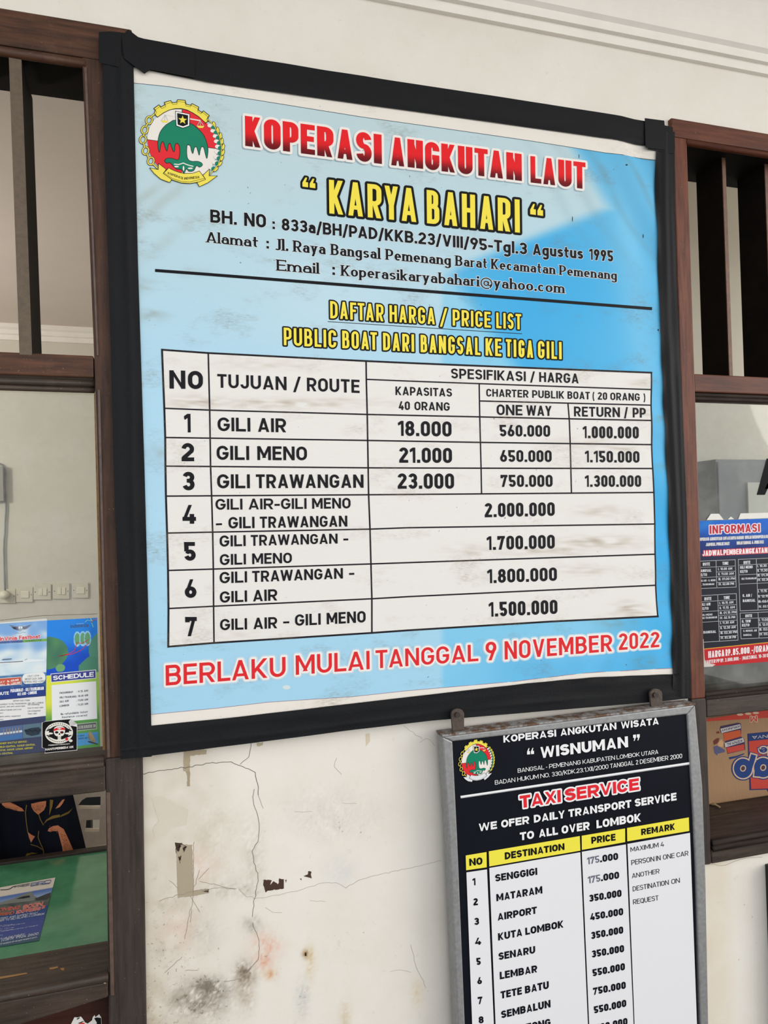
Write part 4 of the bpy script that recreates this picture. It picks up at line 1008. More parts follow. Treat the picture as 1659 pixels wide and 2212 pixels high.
strip('tape_strip', [(214, 74), (241, 73), (267, 76), (309, 88), (432, 111), (560, 133), (850, 179), (1124, 220), (1200, 232), (1336, 253), (1366, 261), (1394, 266), (1449, 278)], [(214, 137), (290, 149), (321, 155), (449, 181), (780, 229), (1100, 274), (1320, 304), (1396, 318), (1455, 330)], 0, [(.5, .2, .0005)])
strip('tape_strip', [(260.7, 1638), (304, 1633), (545, 1603), (760, 1575), (930, 1555), (1408, 1515), (1487, 1507)], [(260, 1574), (327, 1566), (523, 1546), (760, 1518), (880, 1504), (1133, 1475), (1271, 1462), (1448, 1455), (1487, 1452)], 0, [(.28, .07, .0022), (.75, .12, .0008)])
strip('tape_strip', [(222, 130), (224.5, 304), (233.5, 560), (239, 734), (246, 1020), (258, 1340), (260.7, 1568), (261, 1637)], [(288.5, 130), (289, 160), (298, 560), (312, 1000), (321, 1340), (327, 1566), (328, 1632)], 1, [(.62, .10, .0030), (.2, .1, .0008)], off=.0036)
strip('tape_strip', [(1453, 288), (1453, 434), (1459, 658), (1468, 845), (1479, 1114), (1481, 1200), (1486, 1390), (1488, 1507)], [(1412, 290), (1412, 320), (1413, 461), (1428, 861), (1437, 1050), (1447.5, 1365), (1448, 1500)], 1, [(.55, .16, .0040), (.2, .08, .0016)], off=.0036)
def tab(pts, off):
    b = MB(); b.extr([onY(x, y, YS-.004-off) for x, y in pts], (0, .0008, 0)); b.build('tape_corner', M_tape, bn)
tab([(277, 63.5), (309, 88), (420, 110), (420, 168), (325, 150), (312, 159), (268, 126), (262, 78)], .0062)
tab([(214, 73), (262, 75), (262, 146), (214, 135)], .0052)
tab([(1393, 255), (1435, 260.5), (1436, 272), (1437, 324), (1394.5, 318.5)], .0062)
tab([(1400, 265), (1436, 272), (1449, 277), (1454.5, 290), (1455, 332), (1400, 322)], .0050)

# ------------------------------------------------------------------ the taxi sign
sg = thing('taxi_sign', (.9, -.03, .6), 'black and white taxi fare board in a rusty grey metal frame, under the banner', 'sign')
YP = -.052
t1 = crop(930, 1480, .3677); t2 = crop(930, 1800, .3677)
PS = flatY(YP+.004)
OUT = [(957, 1591), (1502, 1522), (1518, 1700), (1531, 2212), (1535, 2380), (973, 2380), (966, 1900)]
def bar(q, name, mat):
    b = MB(); b.prism(q, YP, -.016); b.build(name, mat, sg, .003)
bar([(956, 1592), (1502, 1523), (1485, 1543), (978, 1602)], 'frame_rail', M_metal)
bar([(956, 1592), (978, 1602), (984, 1719), (988, 1800), (991.5, 1880), (1005, 2212), (1013, 2400), (997, 2400), (989, 2212), (975, 1900), (970, 1800), (963, 1700)], 'frame_stile', M_metal)
bar([(1502, 1523), (1518, 1700), (1525, 1900), (1531, 2212), (1537, 2400), (1521, 2400), (1514, 2212), (1504, 1890), (1498, 1760), (1491.5, 1650), (1485, 1543)], 'frame_stile', M_metal)
b = MB(); b.extr([onY(956, 1591.5, YP), onY(1502, 1522.5, YP), onY(1502, 1522.5, YP)+Vector((0, .038, 0)), onY(956, 1591.5, YP)+Vector((0, .038, 0))], (0, 0, .004)); b.build('rust_edge', M_rust, sg)
for x0, x1, yt, yb in ((975, 1003, 1531, 1580), (1404, 1431, 1488, 1530)):
    b = MB(); p = [(x0+3, yb), (x0+1, (yt+yb)/2)]+[(x0+(x1-x0)*(.5-.5*math.cos(a)), yt+12-12*math.sin(a)) for a in [k*math.pi/8 for k in range(9)]]+[(x1, (yt+yb)/2), (x1, yb-3)]
    b.prism(p, -.040, -.034); h = b.build('hanger_tab', M_hook, sg, .001)
    b = MB(); cx_, cy_ = (x0+x1)/2, yt+14
    b.prism(ell(cx_, cy_, 5.5, 5.5, 12), -.045, -.034); b.build('bolt_head', M_dark, h)
b = MB(); b.prism([(970, 1598), (1492, 1540), (1512, 2400), (1000, 2400)], YP+.0052, YP+.018); b.build('panel', M_panel, sg)
Wh = (236, 236, 236); Bk = (20, 22, 30); Yw = (238, 226, 76)
b = MB()
def em(x, y, off=0.0):
    X, Y = (x-815)/735, (y-880-.115*(x-815))/735
    return PS(1029.5+40*X+1.5*Y, 1643.6+46*Y-.155*40*X, off)
emblem(b, em, .0008, (222, 224, 226), False); b.build('emblem', M_letter, sg)
def TS(mb, c, items, l, r, tv=.23, layers=None, sp=.09, off=.0018):
    """items in crop units; l and r: (cap y, base y) at the left and at the right end"""
    xa, xb = items[0][1], items[-1][2]
    words(mb, via(PS, c), items, ((xa, l[0]), (xb, r[0])), ((xa, l[1]), (xb, r[1])), tv, None, layers or ((Wh, 0, off),), sp=sp, lean=.04)
b = MB()
TS(b, t1, [('KOPERASI', 428, 738), ('ANGKUTAN', 762, 1092), ('WISATA', 1117, 1342)], (297, 338), (190, 230), .265)
TS(b, t1, [('\u201c', 566, 610)], (371, 408), (368, 404), .2); TS(b, t1, [('\u201d', 1188, 1230)], (292, 328), (288, 324), .2)
TS(b, t1, [('WISNUMAN', 643, 1160)], (365, 430), (300, 364), .28)
TS(b, t1, [('BANGSAL', 512, 668), ('-', 678, 686), ('PEMENANG', 697, 882), ('KABUPATEN', 893, 1083), ('LOMBOK', 1093, 1229), ('UTARA', 1239, 1338)], (490, 515), (379, 403), .13)
TS(b, t1, [('BADAN', 378, 498), ('HUKUM', 510, 635), ('NO.', 645, 700), ('330/KDK.23.1.XII/2000', 712, 1045), ('TANGGAL', 1055, 1195), ('2', 1206, 1220), ('DESEMBER', 1230, 1397), ('2000', 1408, 1478)], (560, 585), (402, 428), .13)
TS(b, t1, [('WE', 282, 390), ('OFER', 415, 580), ('DAILY', 607, 790), ('TRANSPORT', 810, 1180), ('SERVICE', 1200, 1445)], (815, 860), (631, 676), .265)
TS(b, t1, [('TO', 525, 608), ('ALL', 635, 748), ('OVER', 770, 935), ('LOMBOK', 975, 1237)], (867, 913), (752, 800), .265)
Lt = ((Wh, .13, .0014), ((222, 44, 54), 0, .0020))
TS(b, t1, [('TAXI', 525, 765), ('SERVICE', 790, 1225)], (651, 724), (546, 614), .27, Lt)
line(b, PS, [(995, 1722), (1490, 1649)], 5.5, Wh, .001, 40, 'b'); line(b, PS, [(995, 1724), (1490, 1651)], 1.0, (140, 140, 146), .0014, 40, 'b')
b.build('heading_lettering', M_letter, sg)
b = MB()
for q in ([(1006, 1848), (1051, 1840.5), (1051.5, 1873.5), (1007, 1880)], [(1055.8, 1839), (1252.5, 1806), (1253.6, 1837.5), (1057, 1871.7)], [(1256.5, 1805.4), (1350.3, 1789.6), (1350.5, 1819), (1257, 1836)], [(1354.5, 1788.5), (1488, 1765.7), (1489, 1795), (1355, 1817.5)]): flat(b, PS, q, Yw, .001)
for q in ([(1007.5, 1884.6), (1052, 1878), (1066.8, 2212), (1074, 2390), (1027, 2390), (1020, 2212)], [(1057, 1875), (1253.6, 1841), (1270, 2212), (1278, 2390), (1078, 2390), (1070.5, 2212)], [(1256.8, 1840), (1352, 1824), (1368.7, 2212), (1376, 2390), (1281, 2390), (1272.7, 2212)], [(1355.4, 1823), (1490.5, 1799), (1505.5, 2212), (1511, 2390), (1378, 2390), (1370.8, 2212)]): flat(b, PS, q, (228, 228, 230), .001)
b.build('fare_table', M_letter, sg)
b = MB(); Lb = ((Bk, 0, .0018),)
TS(b, t2, [('NO', 228, 305)], (150, 192), (140, 183), .265, Lb); TS(b, t2, [('DESTINATION', 437, 787)], (113, 155), (58, 97), .265, Lb); TS(b, t2, [('PRICE', 945, 1087)], (22, 62), (2, 42), .265, Lb); TS(b, t1, [('REMARK', 1238, 1437)], (845, 882), (811, 849), .265, Lb)
for s, xa, xb, yt, yb in (('1', 247, 264, 266, 308), ('2', 252, 278, 383, 425), ('3', 257, 285, 498, 540), ('4', 262, 297, 615, 657), ('5', 270, 295, 733, 775), ('6', 275, 302, 847, 888), ('7', 278, 305, 962, 1005), ('8', 283, 312, 1077, 1118), ('9', 288, 316, 1190, 1232)):
    TS(b, t2, [(s, xa, xb)], (yt, yb), (yt-3, yb-3), .26, Lb)
for it, l, r in (([('SENGGIGI', 380, 627)], (243, 285), (202, 244)), ([('MATARAM', 387, 657)], (358, 400), (310, 353)), ([('AIRPORT', 393, 625)], (472, 514), (430, 471)), ([('KUTA', 397, 540), ('LOMBOK', 557, 782)], (588, 631), (511, 553)), ([('SENARU', 400, 615)], (703, 746), (662, 704)), ([('LEMBAR', 407, 627)], (815, 859), (774, 816)),
                 ([('TETE', 412, 537), ('BATU', 555, 695)], (930, 973), (868, 912)), ([('SEMBALUN', 415, 705)], (1045, 1088), (978, 1022)), ([('SEKOTONG', 420, 705)], (1150, 1193), (1088, 1130))):
    TS(b, t2, it, l, r, .26, Lb)
for s, xa, xb, l, r, f in (('175.000', 920, 1102, (143, 184), (114, 155), 1), ('175.000', 925, 1108, (255, 296), (224, 265), 1), ('350.000', 932, 1122, (363, 404), (330, 372), 0), ('450.000', 938, 1132, (472, 513), (438, 480), 0), ('350.000', 943, 1132, (581, 623), (546, 588), 0), ('350.000', 947, 1137, (690, 732), (655, 697), 0), ('550.000', 952, 1142, (800, 842), (761, 803), 0), ('750.000', 955, 1147, (909, 951), (870, 912), 0), ('550.000', 960, 1150, (1018, 1060), (976, 1018), 0), ('500.000', 968, 1157, (1125, 1167), (1083, 1125), 0)):
    if f:                                              # the first three figures are half rubbed off
        xm = xa+(xb-xa)*.44; ym = l[0]+(r[0]-l[0])*.44; bm = l[1]+(r[1]-l[1])*.44
        TS(b, t2, [(s[:3], xa, xm-8)], l, (ym, bm), .19, (((104, 106, 122), 0, .0018),)); TS(b, t2, [(s[3:], xm-4, xb)], (ym, bm), r, .265, Lb)
    else: TS(b, t2, [(s, xa, xb)], l, r, .265, Lb)
for it, l, r in (([('MAXIMUM', 1175, 1340), ('4', 1352, 1372)], (83, 110), (49, 77)), ([('PERSON', 1180, 1315), ('IN', 1325, 1352), ('ONE', 1366, 1434), ('CAR', 1446, 1515)], (158, 188), (102, 130)), ([('ANOTHER', 1183, 1345)], (237, 265), (208, 235)), ([('DESTINATION', 1188, 1400), ('ON', 1415, 1465)], (313, 342), (261, 290)), ([('REQUEST', 1190, 1340)], (390, 419), (364, 393))):
    TS(b, t2, it, l, r, .135, (((40, 42, 50), 0, .0018),))
b.build('table_lettering', M_letter, sg)

# ------------------------------------------------------------------ posters on the left pane
YG = .0095
PG = flatY(YG); c7 = crop(0, 1310, .1627); G7 = via(PG, c7)
fp = thing('ferry_poster', tuple(onY(50, 1620, YG)), 'blue fast boat poster with map and schedule in the left window', 'poster')
b = MB()
def pic(mb, P, q, n, m, fn, off=.0002):                # painted rectangle between four corners
    def at(u, v):
        a = lerp2(q[0], q[1], u); d = lerp2(q[3], q[2], u); return lerp2(a, d, v)
    mb.grid(lambda u, v: P(*at(u, v), off), n, m, colfn=fn, smooth=False)
XE = -420
def left_pic(u, v):
    n = nz(u*5, v*14, 1); n2 = nz(u*18, v*40, 4)
    if v < .39: return mix(mix((122, 165, 214), (208, 222, 226), sm(.0, .34, v+.22*n)), (226, 230, 226), .5*sm(.1, .5, n))
    if v < .55: return mix(mix((70, 120, 164), (56, 84, 140), sm(.39, .5, v)), (116, 156, 184), .6*sm(.1, .5, n2))
    return mix((56, 68, 112), (62, 68, 92), sm(.55, .9, v))
pic(b, G7, [(XE, 260), (625, 187), (600, 1925), (XE, 2030)], 60, 90, left_pic)
def right_pic(u, v):
    if v < .42:
        n = nz(u*5, v*9, 2); c = mix((44, 132, 222), (30, 78, 190), sm(.1, .36, v+.12*n))
        if u < .42*math.sqrt(max(0, 1-((v-.25)/.125)**2)) : c = mix((84, 136, 96), (66, 112, 92), .5+n)
        if u > 1-.17*(1+.2*n)*sm(.10, .2, v) and v > .12 : c = (84, 140, 116)
        if u > .62 and v > .335-.04*math.sin(u*9): c = (78, 134, 110)
        if ((u-.27)/.09)**2+((v-.37)/.03)**2 < 1: c = (110, 160, 110)
        for k in (.60, .71, .80):
            d = ((u-k)/.055)**2+((v-.155)/.045)**2
            if d < 1: c = (104, 158, 116)
            elif d < 1.7: c = (150, 200, 232)
        return c
    return mix(mix((214, 218, 70), (150, 190, 84), sm(.2, .8, u+.3*v-.3)), (86, 146, 78), sm(.62, .8, v))
pic(b, G7, [(625, 187), (1290, 150), (1330, 1862), (600, 1925)], 110, 260, right_pic)
b.build('poster_sheet', M_print, fp)
b = MB()
flat(b, G7, [(XE, 246), (620, 160), (625, 187), (XE, 260)], (206, 208, 204), .0003); line(b, G7, [(XE, 232), (560, 122), (1290, 98)], 6, (96, 84, 72), .0005, 200)
flat(b, G7, [(150, 278), (220, 275), (250, 320), (190, 305)], (110, 118, 140), .0006)
for s_ in (-1, 1): flat(b, G7, [(270+s_*32, 270), (270+s_*75, 262), (270+s_*150, 240-s_*3), (270+s_*120, 268), (270+s_*80, 300), (270+s_*40, 308)], (112, 118, 136), .0006)
flat(b, G7, [(236, 262), (306, 256), (304, 298), (272, 328), (240, 302)], (88, 96, 112), .0007); flat(b, G7, [(242, 266), (300, 262), (298, 296), (272, 320), (246, 300)], (214, 222, 226), .0008)
line(b, G7, [(252, 296), (272, 306), (292, 294)], 5, (60, 70, 90), .0009, 100); line(b, G7, [(272, 272), (272, 304)], 4, (60, 70, 90), .0009, 100)
line(b, G7, [(195, 356), (235, 350), (262, 362)], 4, (120, 130, 150), .0006, 100); line(b, G7, [(272, 358), (300, 342), (340, 348)], 4, (120, 130, 150), .0006, 100)
words(b, G7, [('InVinia', -2, 226), ('Fastboat', 254, 532)], ((-2, 405), (532, 372)), ((-2, 458), (532, 422)), .19, None, (((226, 206, 210), .10, .0006), ((206, 60, 66), 0, .0009)), sp=.09)
flat(b, G7, [(XE, 510), (300, 478), (300, 445), (XE, 476)], (92, 112, 170), .0005); flat(b, G7, [(300, 478), (622, 460), (622, 428), (300, 445)], (116, 168, 82), .0005)
words(b, G7, [('HARGA', -60, 130), ('TERBAIK', 150, 320), ('KOMPETITIF', 340, 555)], ((-60, 477), (555, 436)), ((-60, 500), (555, 458)), .12, None, (((60, 70, 96), 0, .0008),))
# boat
flat(b, G7, [(XE, 755), (310, 722), (350, 700), (600, 705), (590, 722), (330, 742), (XE, 800)], (222, 228, 230), .0006); line(b, G7, [(-60, 752), (100, 742), (305, 728)], 9, (60, 66, 76), .0008, 100, 'b'); flat(b, G7, [(20, 714), (40, 698), (160, 690), (150, 704)], (92, 106, 124), .0008); line(b, G7, [(330, 712), (360, 698)], 5, (60, 70, 90), .0008, 100)
# price box, phone bubble, route
flat(b, G7, [(XE, 985), (285, 932), (288, 1035), (XE, 1090)], (222, 210, 204), .0006); flat(b, G7, [(XE, 992), (278, 940), (281, 1028), (XE, 1082)], (192, 88, 70), .0008)
words(b, G7, [('ONE', -130, -70), ('WAY', -50, 66), ('Rp.', 96, 130), ('650.000', 142, 248)], ((-130, 1010), (248, 960)), ((-130, 1036), (248, 986)), .2, None, (((240, 232, 226), 0, .001),)); words(b, G7, [('RETURN', -130, 62), ('Rp.', 96, 130), ('1.200.000', 142, 270)], ((-130, 1052), (270, 996)), ((-130, 1078), (270, 1022)), .2, None, (((240, 232, 226), 0, .001),))
flat(b, G7, arc(345, 962, 52, 68, 90, 270, 8)+[(345, 894)]+arc(550, 945, 55, 72, 270, 450, 8), (226, 228, 226), .0006)
for a, x0, x1, y in (('Hot Line :', 368, 540, 905), ('081337 2424 2480', 330, 560, 946), ('081904 002 4280', 308, 588, 984)): words(b, G7, [(a, x0, x1)], ((x0, y+6), (x1, y-6)), ((x0, y+34), (x1, y+20)), .15, None, (((116, 120, 124), 0, .0008),))
flat(b, G7, [(XE, 1145), (598, 1046), (602, 1172), (XE, 1270)], (44, 64, 130), .0006)
words(b, G7, [('ROUTE', -60, 118)], ((-60, 1142), (118, 1128)), ((-60, 1184), (118, 1170)), .2, None, (((236, 238, 240), 0, .0008),), sp=.08)
words(b, G7, [('PADANGBAY', 140, 308), ('-', 316, 326), ('GILI', 340, 390), ('TRAWANGAN', 400, 580)], ((140, 1098), (580, 1064)), ((140, 1142), (580, 1106)), .17, None, (((236, 238, 240), 0, .0008),), sp=.09); words(b, G7, [('GILI', 232, 280), ('AIR', 292, 345), ('-', 354, 366), ('LOMBOK', 376, 490)], ((232, 1146), (490, 1120)), ((232, 1184), (490, 1160)), .17, None, (((236, 238, 240), 0, .0008),), sp=.09)
flat(b, G7, [(XE, 1280), (605, 1190), (610, 1452), (XE, 1570)], (222, 222, 220), .0006)
gk = (((74, 76, 90), 0, .0008),)
for a, x0, x1, y, d in (('DEPART DAILY FROM', 175, 395, 1240, 8), ('PADANGBAY TO GILI TRAWANGAN / GILI AIR / LOMBOK', -40, 580, 1280, 26), ('High speed, safe and comfortable', -60, 335, 1318, 14), ('Accredited Captain and crew', -60, 285, 1362, 14), ('Toilet', -60, 46, 1406, 4), ('Complete safety equipment', -60, 275, 1448, 14), ('Music', -60, 50, 1490, 4), ('GPS technology', 368, 525, 1292, 8), ('Easy to reach cabin', 368, 575, 1334, 10), ('Life extinguisher', 368, 540, 1376, 8), ('Clean cabin', 368, 490, 1412, 6)):
    words(b, G7, [(a, x0, x1)], ((x0, y+d*.5), (x1, y-d*.5)), ((x0, y+20+d*.5), (x1, y+20-d*.5)), .13, None, gk)
flat(b, G7, [(XE, 1660), (296, 1572), (300, 1755), (XE, 1845)], (84, 104, 142), .0006); flat(b, G7, [(300, 1572), (545, 1545), (560, 1725), (305, 1752)], (88, 112, 128), .0006)
line(b, G7, [(XE, 1750), (295, 1655)], 26, (186, 200, 214), .0008, 200, 'b'); flat(b, G7, [(XE, 1790), (296, 1690), (298, 1752), (XE, 1842)], (66, 108, 160), .0007)
for k in range(6): flat(b, G7, [(40+k*40, 1702-k*5), (54+k*40, 1700-k*5), (52+k*40, 1628-k*5), (44+k*40, 1628-k*5)], (150, 130, 110), .0009)
flat(b, G7, [(318, 1640), (420, 1612), (520, 1602), (548, 1640), (520, 1700), (420, 1720), (350, 1700)], (46, 58, 70), .0008)
for k in range(9): flat(b, G7, ell(345+k*22, 1650+10*math.sin(k*2), 9, 12, 8), (30, 36, 46), .001)
for a, x0, x1, y, d in (('AIR CONDITIONER SHUTTLE SERVICE :', -160, 370, 1800, 40), ('MANGGIS, UBUD CENTRAL, SANUR CENTRAL', -160, 470, 1844, 46), ('KUTA, SEMINYAK, SANUR, LEGIAN, AIRPORT', -160, 440, 1888, 44), ('NUSA DUA CENTRAL', -160, 175, 1944, 24)): words(b, G7, [(a, x0, x1)], ((x0, y+d*.5), (x1, y-d*.5)), ((x0, y+24+d*.5), (x1, y+24-d*.5)), .15, None, (((204, 196, 56), 0, .0008),), sp=.08)
# map side
words(b, G7, [('wonderful', 1010, 1110)], ((1010, 222), (1110, 215)), ((1010, 238), (1110, 231)), .14, None, (((150, 196, 226), 0, .0008),)); words(b, G7, [('indonesia', 935, 1170)], ((935, 238), (1170, 222)), ((935, 286), (1170, 270)), .14, None, (((78, 92, 116), 0, .0008),))
for p, c_ in (([(1130, 205), (1160, 180), (1210, 190), (1250, 175)], (120, 190, 210)), ([(1210, 215), (1235, 185), (1280, 168)], (206, 110, 120)), ([(1215, 205), (1225, 240), (1238, 272)], (130, 200, 170)), ([(1205, 160), (1215, 190)], (214, 214, 120))): line(b, G7, p, 9, c_, .0008, 100)
for p in ([(785, 662), (900, 632), (985, 590), (1005, 540), (1020, 478)], [(1020, 478), (1080, 492), (1150, 458), (1165, 440)], [(785, 658), (960, 632), (1080, 580), (1140, 520), (1190, 482)]): line(b, G7, p, 8, (196, 58, 74), .0008, 100)
flat(b, G7, [(672, 893), (1275, 838), (1278, 955), (676, 1012)], (222, 224, 222), .0006); flat(b, G7, [(680, 900), (1267, 848), (1270, 948), (684, 1002)], (62, 70, 140), .0008)
words(b, G7, [('SCHEDULE', 705, 1246)], ((705, 922), (1246, 868)), ((705, 980), (1246, 930)), .25, .2, (((240, 240, 240), 0, .001),), sp=.07)
flat(b, G7, [(682, 1045), (1275, 992), (1290, 1490), (690, 1548)], (224, 226, 226), .0006)
for a, t_, y in (('PADANGBAY', ': 9.15 AM', 1128), ('GILI TRAWANG', ': 10.30 AM', 1188), ('GILI AIR', ': 11.00 AM', 1245), ('LOMBOK', ': 11.20 AM', 1302)):
    x1 = 792+{'PADANGBAY': 180, 'GILI TRAWANG': 220, 'GILI AIR': 122, 'LOMBOK': 128}[a]
    words(b, G7, [(a, 792, x1)], ((792, y+8), (x1, y-6)), ((792, y+34), (x1, y+20)), .2, None, (((62, 64, 76), 0, .0008),)); words(b, G7, [(t_, 1018, 1168)], ((1018, y-8), (1168, y-24)), ((1018, y+18), (1168, y+2)), .2, None, (((62, 64, 76), 0, .0008),))
words(b, G7, [('No', 806, 840), ('refundable', 858, 1046), ('ticket', 1064, 1165)], ((806, 1416), (1165, 1384)), ((806, 1444), (1165, 1410)), .18, None, (((70, 72, 84), 0, .0008),)); words(b, G7, [('Insurance', 822, 990), ('covered', 1010, 1155)], ((822, 1458), (1155, 1430)), ((822, 1484), (1155, 1456)), .18, None, (((70, 72, 84), 0, .0008),))
flat(b, G7, [(900, 1572), (1285, 1530), (1288, 1628), (900, 1668)], (176, 184, 160), .0006); flat(b, G7, [(900, 1580), (1278, 1540), (1280, 1620), (900, 1660)], (84, 90, 92), .0008)
words(b, G7, [('MINUTES', 880, 1036), ('BEFORE', 1046, 1110), ('DEPARTURE', 1118, 1225), ('TIME', 1232, 1274)], ((880, 1602), (1274, 1562)), ((880, 1646), (1274, 1604)), .16, None, (((190, 190, 178), 0, .001),))
flat(b, G7, [(900, 1700), (1300, 1664), (1306, 1820), (900, 1870)], (82, 146, 196), .0006); words(b, G7, [('INFO RSV', 980, 1120)], ((980, 1716), (1120, 1702)), ((980, 1736), (1120, 1722)), .2, None, (((40, 66, 96), 0, .0008),)); words(b, G7, [('0823 20', 1036, 1160)], ((1036, 1746), (1160, 1734)), ((1036, 1766), (1160, 1754)), .2, None, (((40, 66, 96), 0, .0008),))
b.build('poster_print', M_print, fp)
# dry leaf sitting in the pane's corner
b = MB(); PL = flatY(-.006)
b.add([PL(*c7(x, y), .004*(i % 2)) for i, (x, y) in enumerate([(1195, 1650), (1172, 1690), (1170, 1750), (1205, 1785), (1280, 1808), (1262, 1760), (1225, 1690)])], [tuple(range(7))], (128, 112, 84))
b.extr([PL(*c7(x, y)) for x, y in ((1165, 1790), (1200, 1790), (1300, 1822), (1300, 1830), (1190, 1804))], (0, -.003, 0), (60, 52, 42))
tag(b.build('dry_leaf', M_print), 'curled brown leaf caught in the lower right corner of the left window pane', 'leaf')
# skull sticker on the outside of the pane
PK = flatY(-.0005+.009); s6 = crop(70, 1540, .0904); K6 = via(PK, s6)
st = thing('skull_sticker', tuple(onY(130, 1620, .008)), 'black square sticker with skull in red headband, bottom of left window', 'sticker')
b = MB(); sq = [(222, 232), (265, 225), (300, 198), (600, 165), (930, 140), (1068, 262), (1072, 895), (600, 935), (290, 968), (310, 900), (318, 850), (225, 832)]
flat(b, K6, sq, (226, 224, 220), .0); flat(b, K6, [(238, 240), (300, 208), (600, 175), (915, 150), (865, 210), (895, 300), (1060, 330), (1060, 885), (600, 925), (300, 955), (320, 850), (238, 826)], (16, 16, 18), .0003)
b.build('sticker_sheet', M_print, st)
b = MB(); b.grid(lambda u, v: PK(*s6(*lerp2(lerp2((925, 145), (868, 212), v), lerp2((1068, 262), (900, 320), v), u)), .0008+.006*math.sin(u*3.14)*(1-v)), 8, 6, col=(212, 210, 206)); b.build('peeled_corner', M_print, st)
b = MB(); wt = (226, 222, 212); bk = (18, 18, 20)
flat(b, K6, ell(635, 475, 335, 255, 36, -.05), wt, .0005); flat(b, K6, ell(635, 470, 245, 172, 30, -.05), bk, .0007)
for s_ in (-1, 1):
    for k, (dy, w_) in enumerate(((-70, 40), (20, 46), (90, 34))): flat(b, K6, ell(635+s_*225, 470+dy, 85, w_*.5, 14, .35*s_*(1-k)), bk if k != 1 else wt, .0008+.0001*k)
flat(b, K6, [(510, 430), (520, 360), (580, 318), (650, 305), (720, 318), (775, 365), (780, 430), (765, 500), (735, 540), (700, 560), (690, 640), (600, 640), (580, 560), (540, 530), (515, 490)], wt, .0010)
flat(b, K6, [(498, 395), (560, 362), (650, 350), (730, 350), (785, 372), (790, 412), (700, 402), (600, 408), (505, 436)], (206, 36, 42), .0012)
line(b, K6, [(602, 378), (690, 372)], 14, (236, 232, 226), .0014, 200, 'b'); line(b, K6, [(645, 356), (648, 400)], 14, (236, 232, 226), .0014, 200, 'b')
for x in (580, 705): flat(b, K6, ell(x, 465, 42, 30, 14), bk, .0012)
flat(b, K6, ell(702, 462, 14, 10, 8), (190, 30, 36), .0014); flat(b, K6, [(636, 485), (660, 485), (668, 522), (628, 522)], bk, .0012)
flat(b, K6, [(580, 560), (600, 545), (608, 630), (590, 620)], bk, .0012); flat(b, K6, [(690, 545), (712, 558), (700, 622), (682, 630)], bk, .0012)
for k in range(5): line(b, K6, [(615+k*17, 560), (616+k*17, 622)], 3, (120, 112, 96), .0013, 200, 'b')
for k in range(13):
    a = math.radians(200+k*11); x, y = 635+290*math.cos(a), 472+214*math.sin(a); flat(b, K6, ell(x, y, 12, 17, 6, a), (90, 82, 70), .0009)
for k in range(11):
    a = math.radians(60+k*9); x, y = 635+288*math.cos(a), 478+212*math.sin(a); flat(b, K6, ell(x, y, 12, 16, 6, a), (90, 82, 70), .0009)
flat(b, K6, [(775, 620), (820, 580), (865, 625), (822, 668)], (196, 40, 46), .0011); flat(b, K6, ell(915, 665, 46, 32, 14), wt, .0011)
words(b, K6, [('FREEDOM', 380, 620), ('COMMUNITY', 640, 900)], ((380, 760), (900, 725)), ((380, 790), (900, 752)), .2, None, ((wt, 0, .0012),), italic=.2)
words(b, K6, [('NANTI', 305, 530), ("PERBEDA'AN", 546, 975)], ((305, 850), (975, 782)), ((305, 902), (975, 836)), .24, .2, (((238, 234, 226), 0, .0012),), sp=.06)
b.build('sticker_print', M_print, st)
# torn sticker on the lower panel
t9 = crop(130, 2140, .1145); T9 = via(flatY(.0105), t9)
b = MB()
flat(b, T9, [(200, 640), (270, 500), (330, 505), (390, 488), (420, 520), (470, 600), (520, 620), (600, 560), (615, 500), (650, 460), (665, 500), (735, 445), (775, 505), (790, 720), (200, 900)], (216, 214, 208), 0)
flat(b, T9, [(640, 520), (690, 505), (770, 515), (780, 700), (680, 700), (690, 600)], (20, 24, 26), .0003); flat(b, T9, [(330, 650), (400, 600), (460, 610), (470, 700), (330, 720)], (200, 60, 56), .0003); flat(b, T9, [(310, 530), (360, 500), (370, 520), (320, 550)], (60, 60, 64), .0003); flat(b, T9, [(340, 610), (440, 570), (445, 585), (350, 625)], (30, 30, 32), .0003)
tag(b.build('torn_sticker', M_print), 'torn black and white sticker on the brown panel below the left sill', 'sticker')

# ------------------------------------------------------------------ behind the left window
ZD = .925
PD = lambda px, py, off=0.0: onZ(px, py, ZD)+Vector((0, 0, off))
dk = thing('green_desk', (-.6, .4, 0), 'glossy green painted desk inside the left ticket window', 'desk')
b = MB(); b.box(-1.35, -.03, .133, .600, ZD-.03, ZD); b.build('desk_top', M_desk, dk, .003)
b = MB(); b.box(-1.35, -.03, .598, .622, ZD-.05, ZD+.006); b.build('desk_edge', M_dark, dk, .002)
for x in (-1.3, -.08):
    for y in (.2, .56):
        b = MB(); b.box(x-.025, x+.025, y-.025, y+.025, 0, ZD-.03); b.build('leg', M_dark, dk)
lf = crop(0, 1880, .0904); LF = via(PD, lf)
b = MB()
def leaf_pic(u, v):
    n = nz(u*9, v*16, 3)
    if v < .16: return (206, 200, 188)
    if v < .30: return mix((84, 112, 172), (150, 172, 204), sm(.16, .30, v))
    if v < .44: return mix((104, 110, 108), (70, 78, 76), .5+n)
    return mix(mix((46, 76, 128), (70, 82, 142), sm(.45, .7, v)), (66, 92, 104), sm(.8, 1, v))
pic(b, LF, [(-500, 510), (1325, 180), (930, 1690), (-1100, 2020)], 50, 60, leaf_pic, .001)
wl_ = (((206, 212, 222), 0, .0016),)
def LW(a, x0, x1, y0, y1, h, tv, L, it=.3): words(b, LF, [(a, x0, x1)], ((x0, y0), (x1, y1)), ((x0, y0+h), (x1, y1+h)), tv, None, L, italic=it, lean=0)
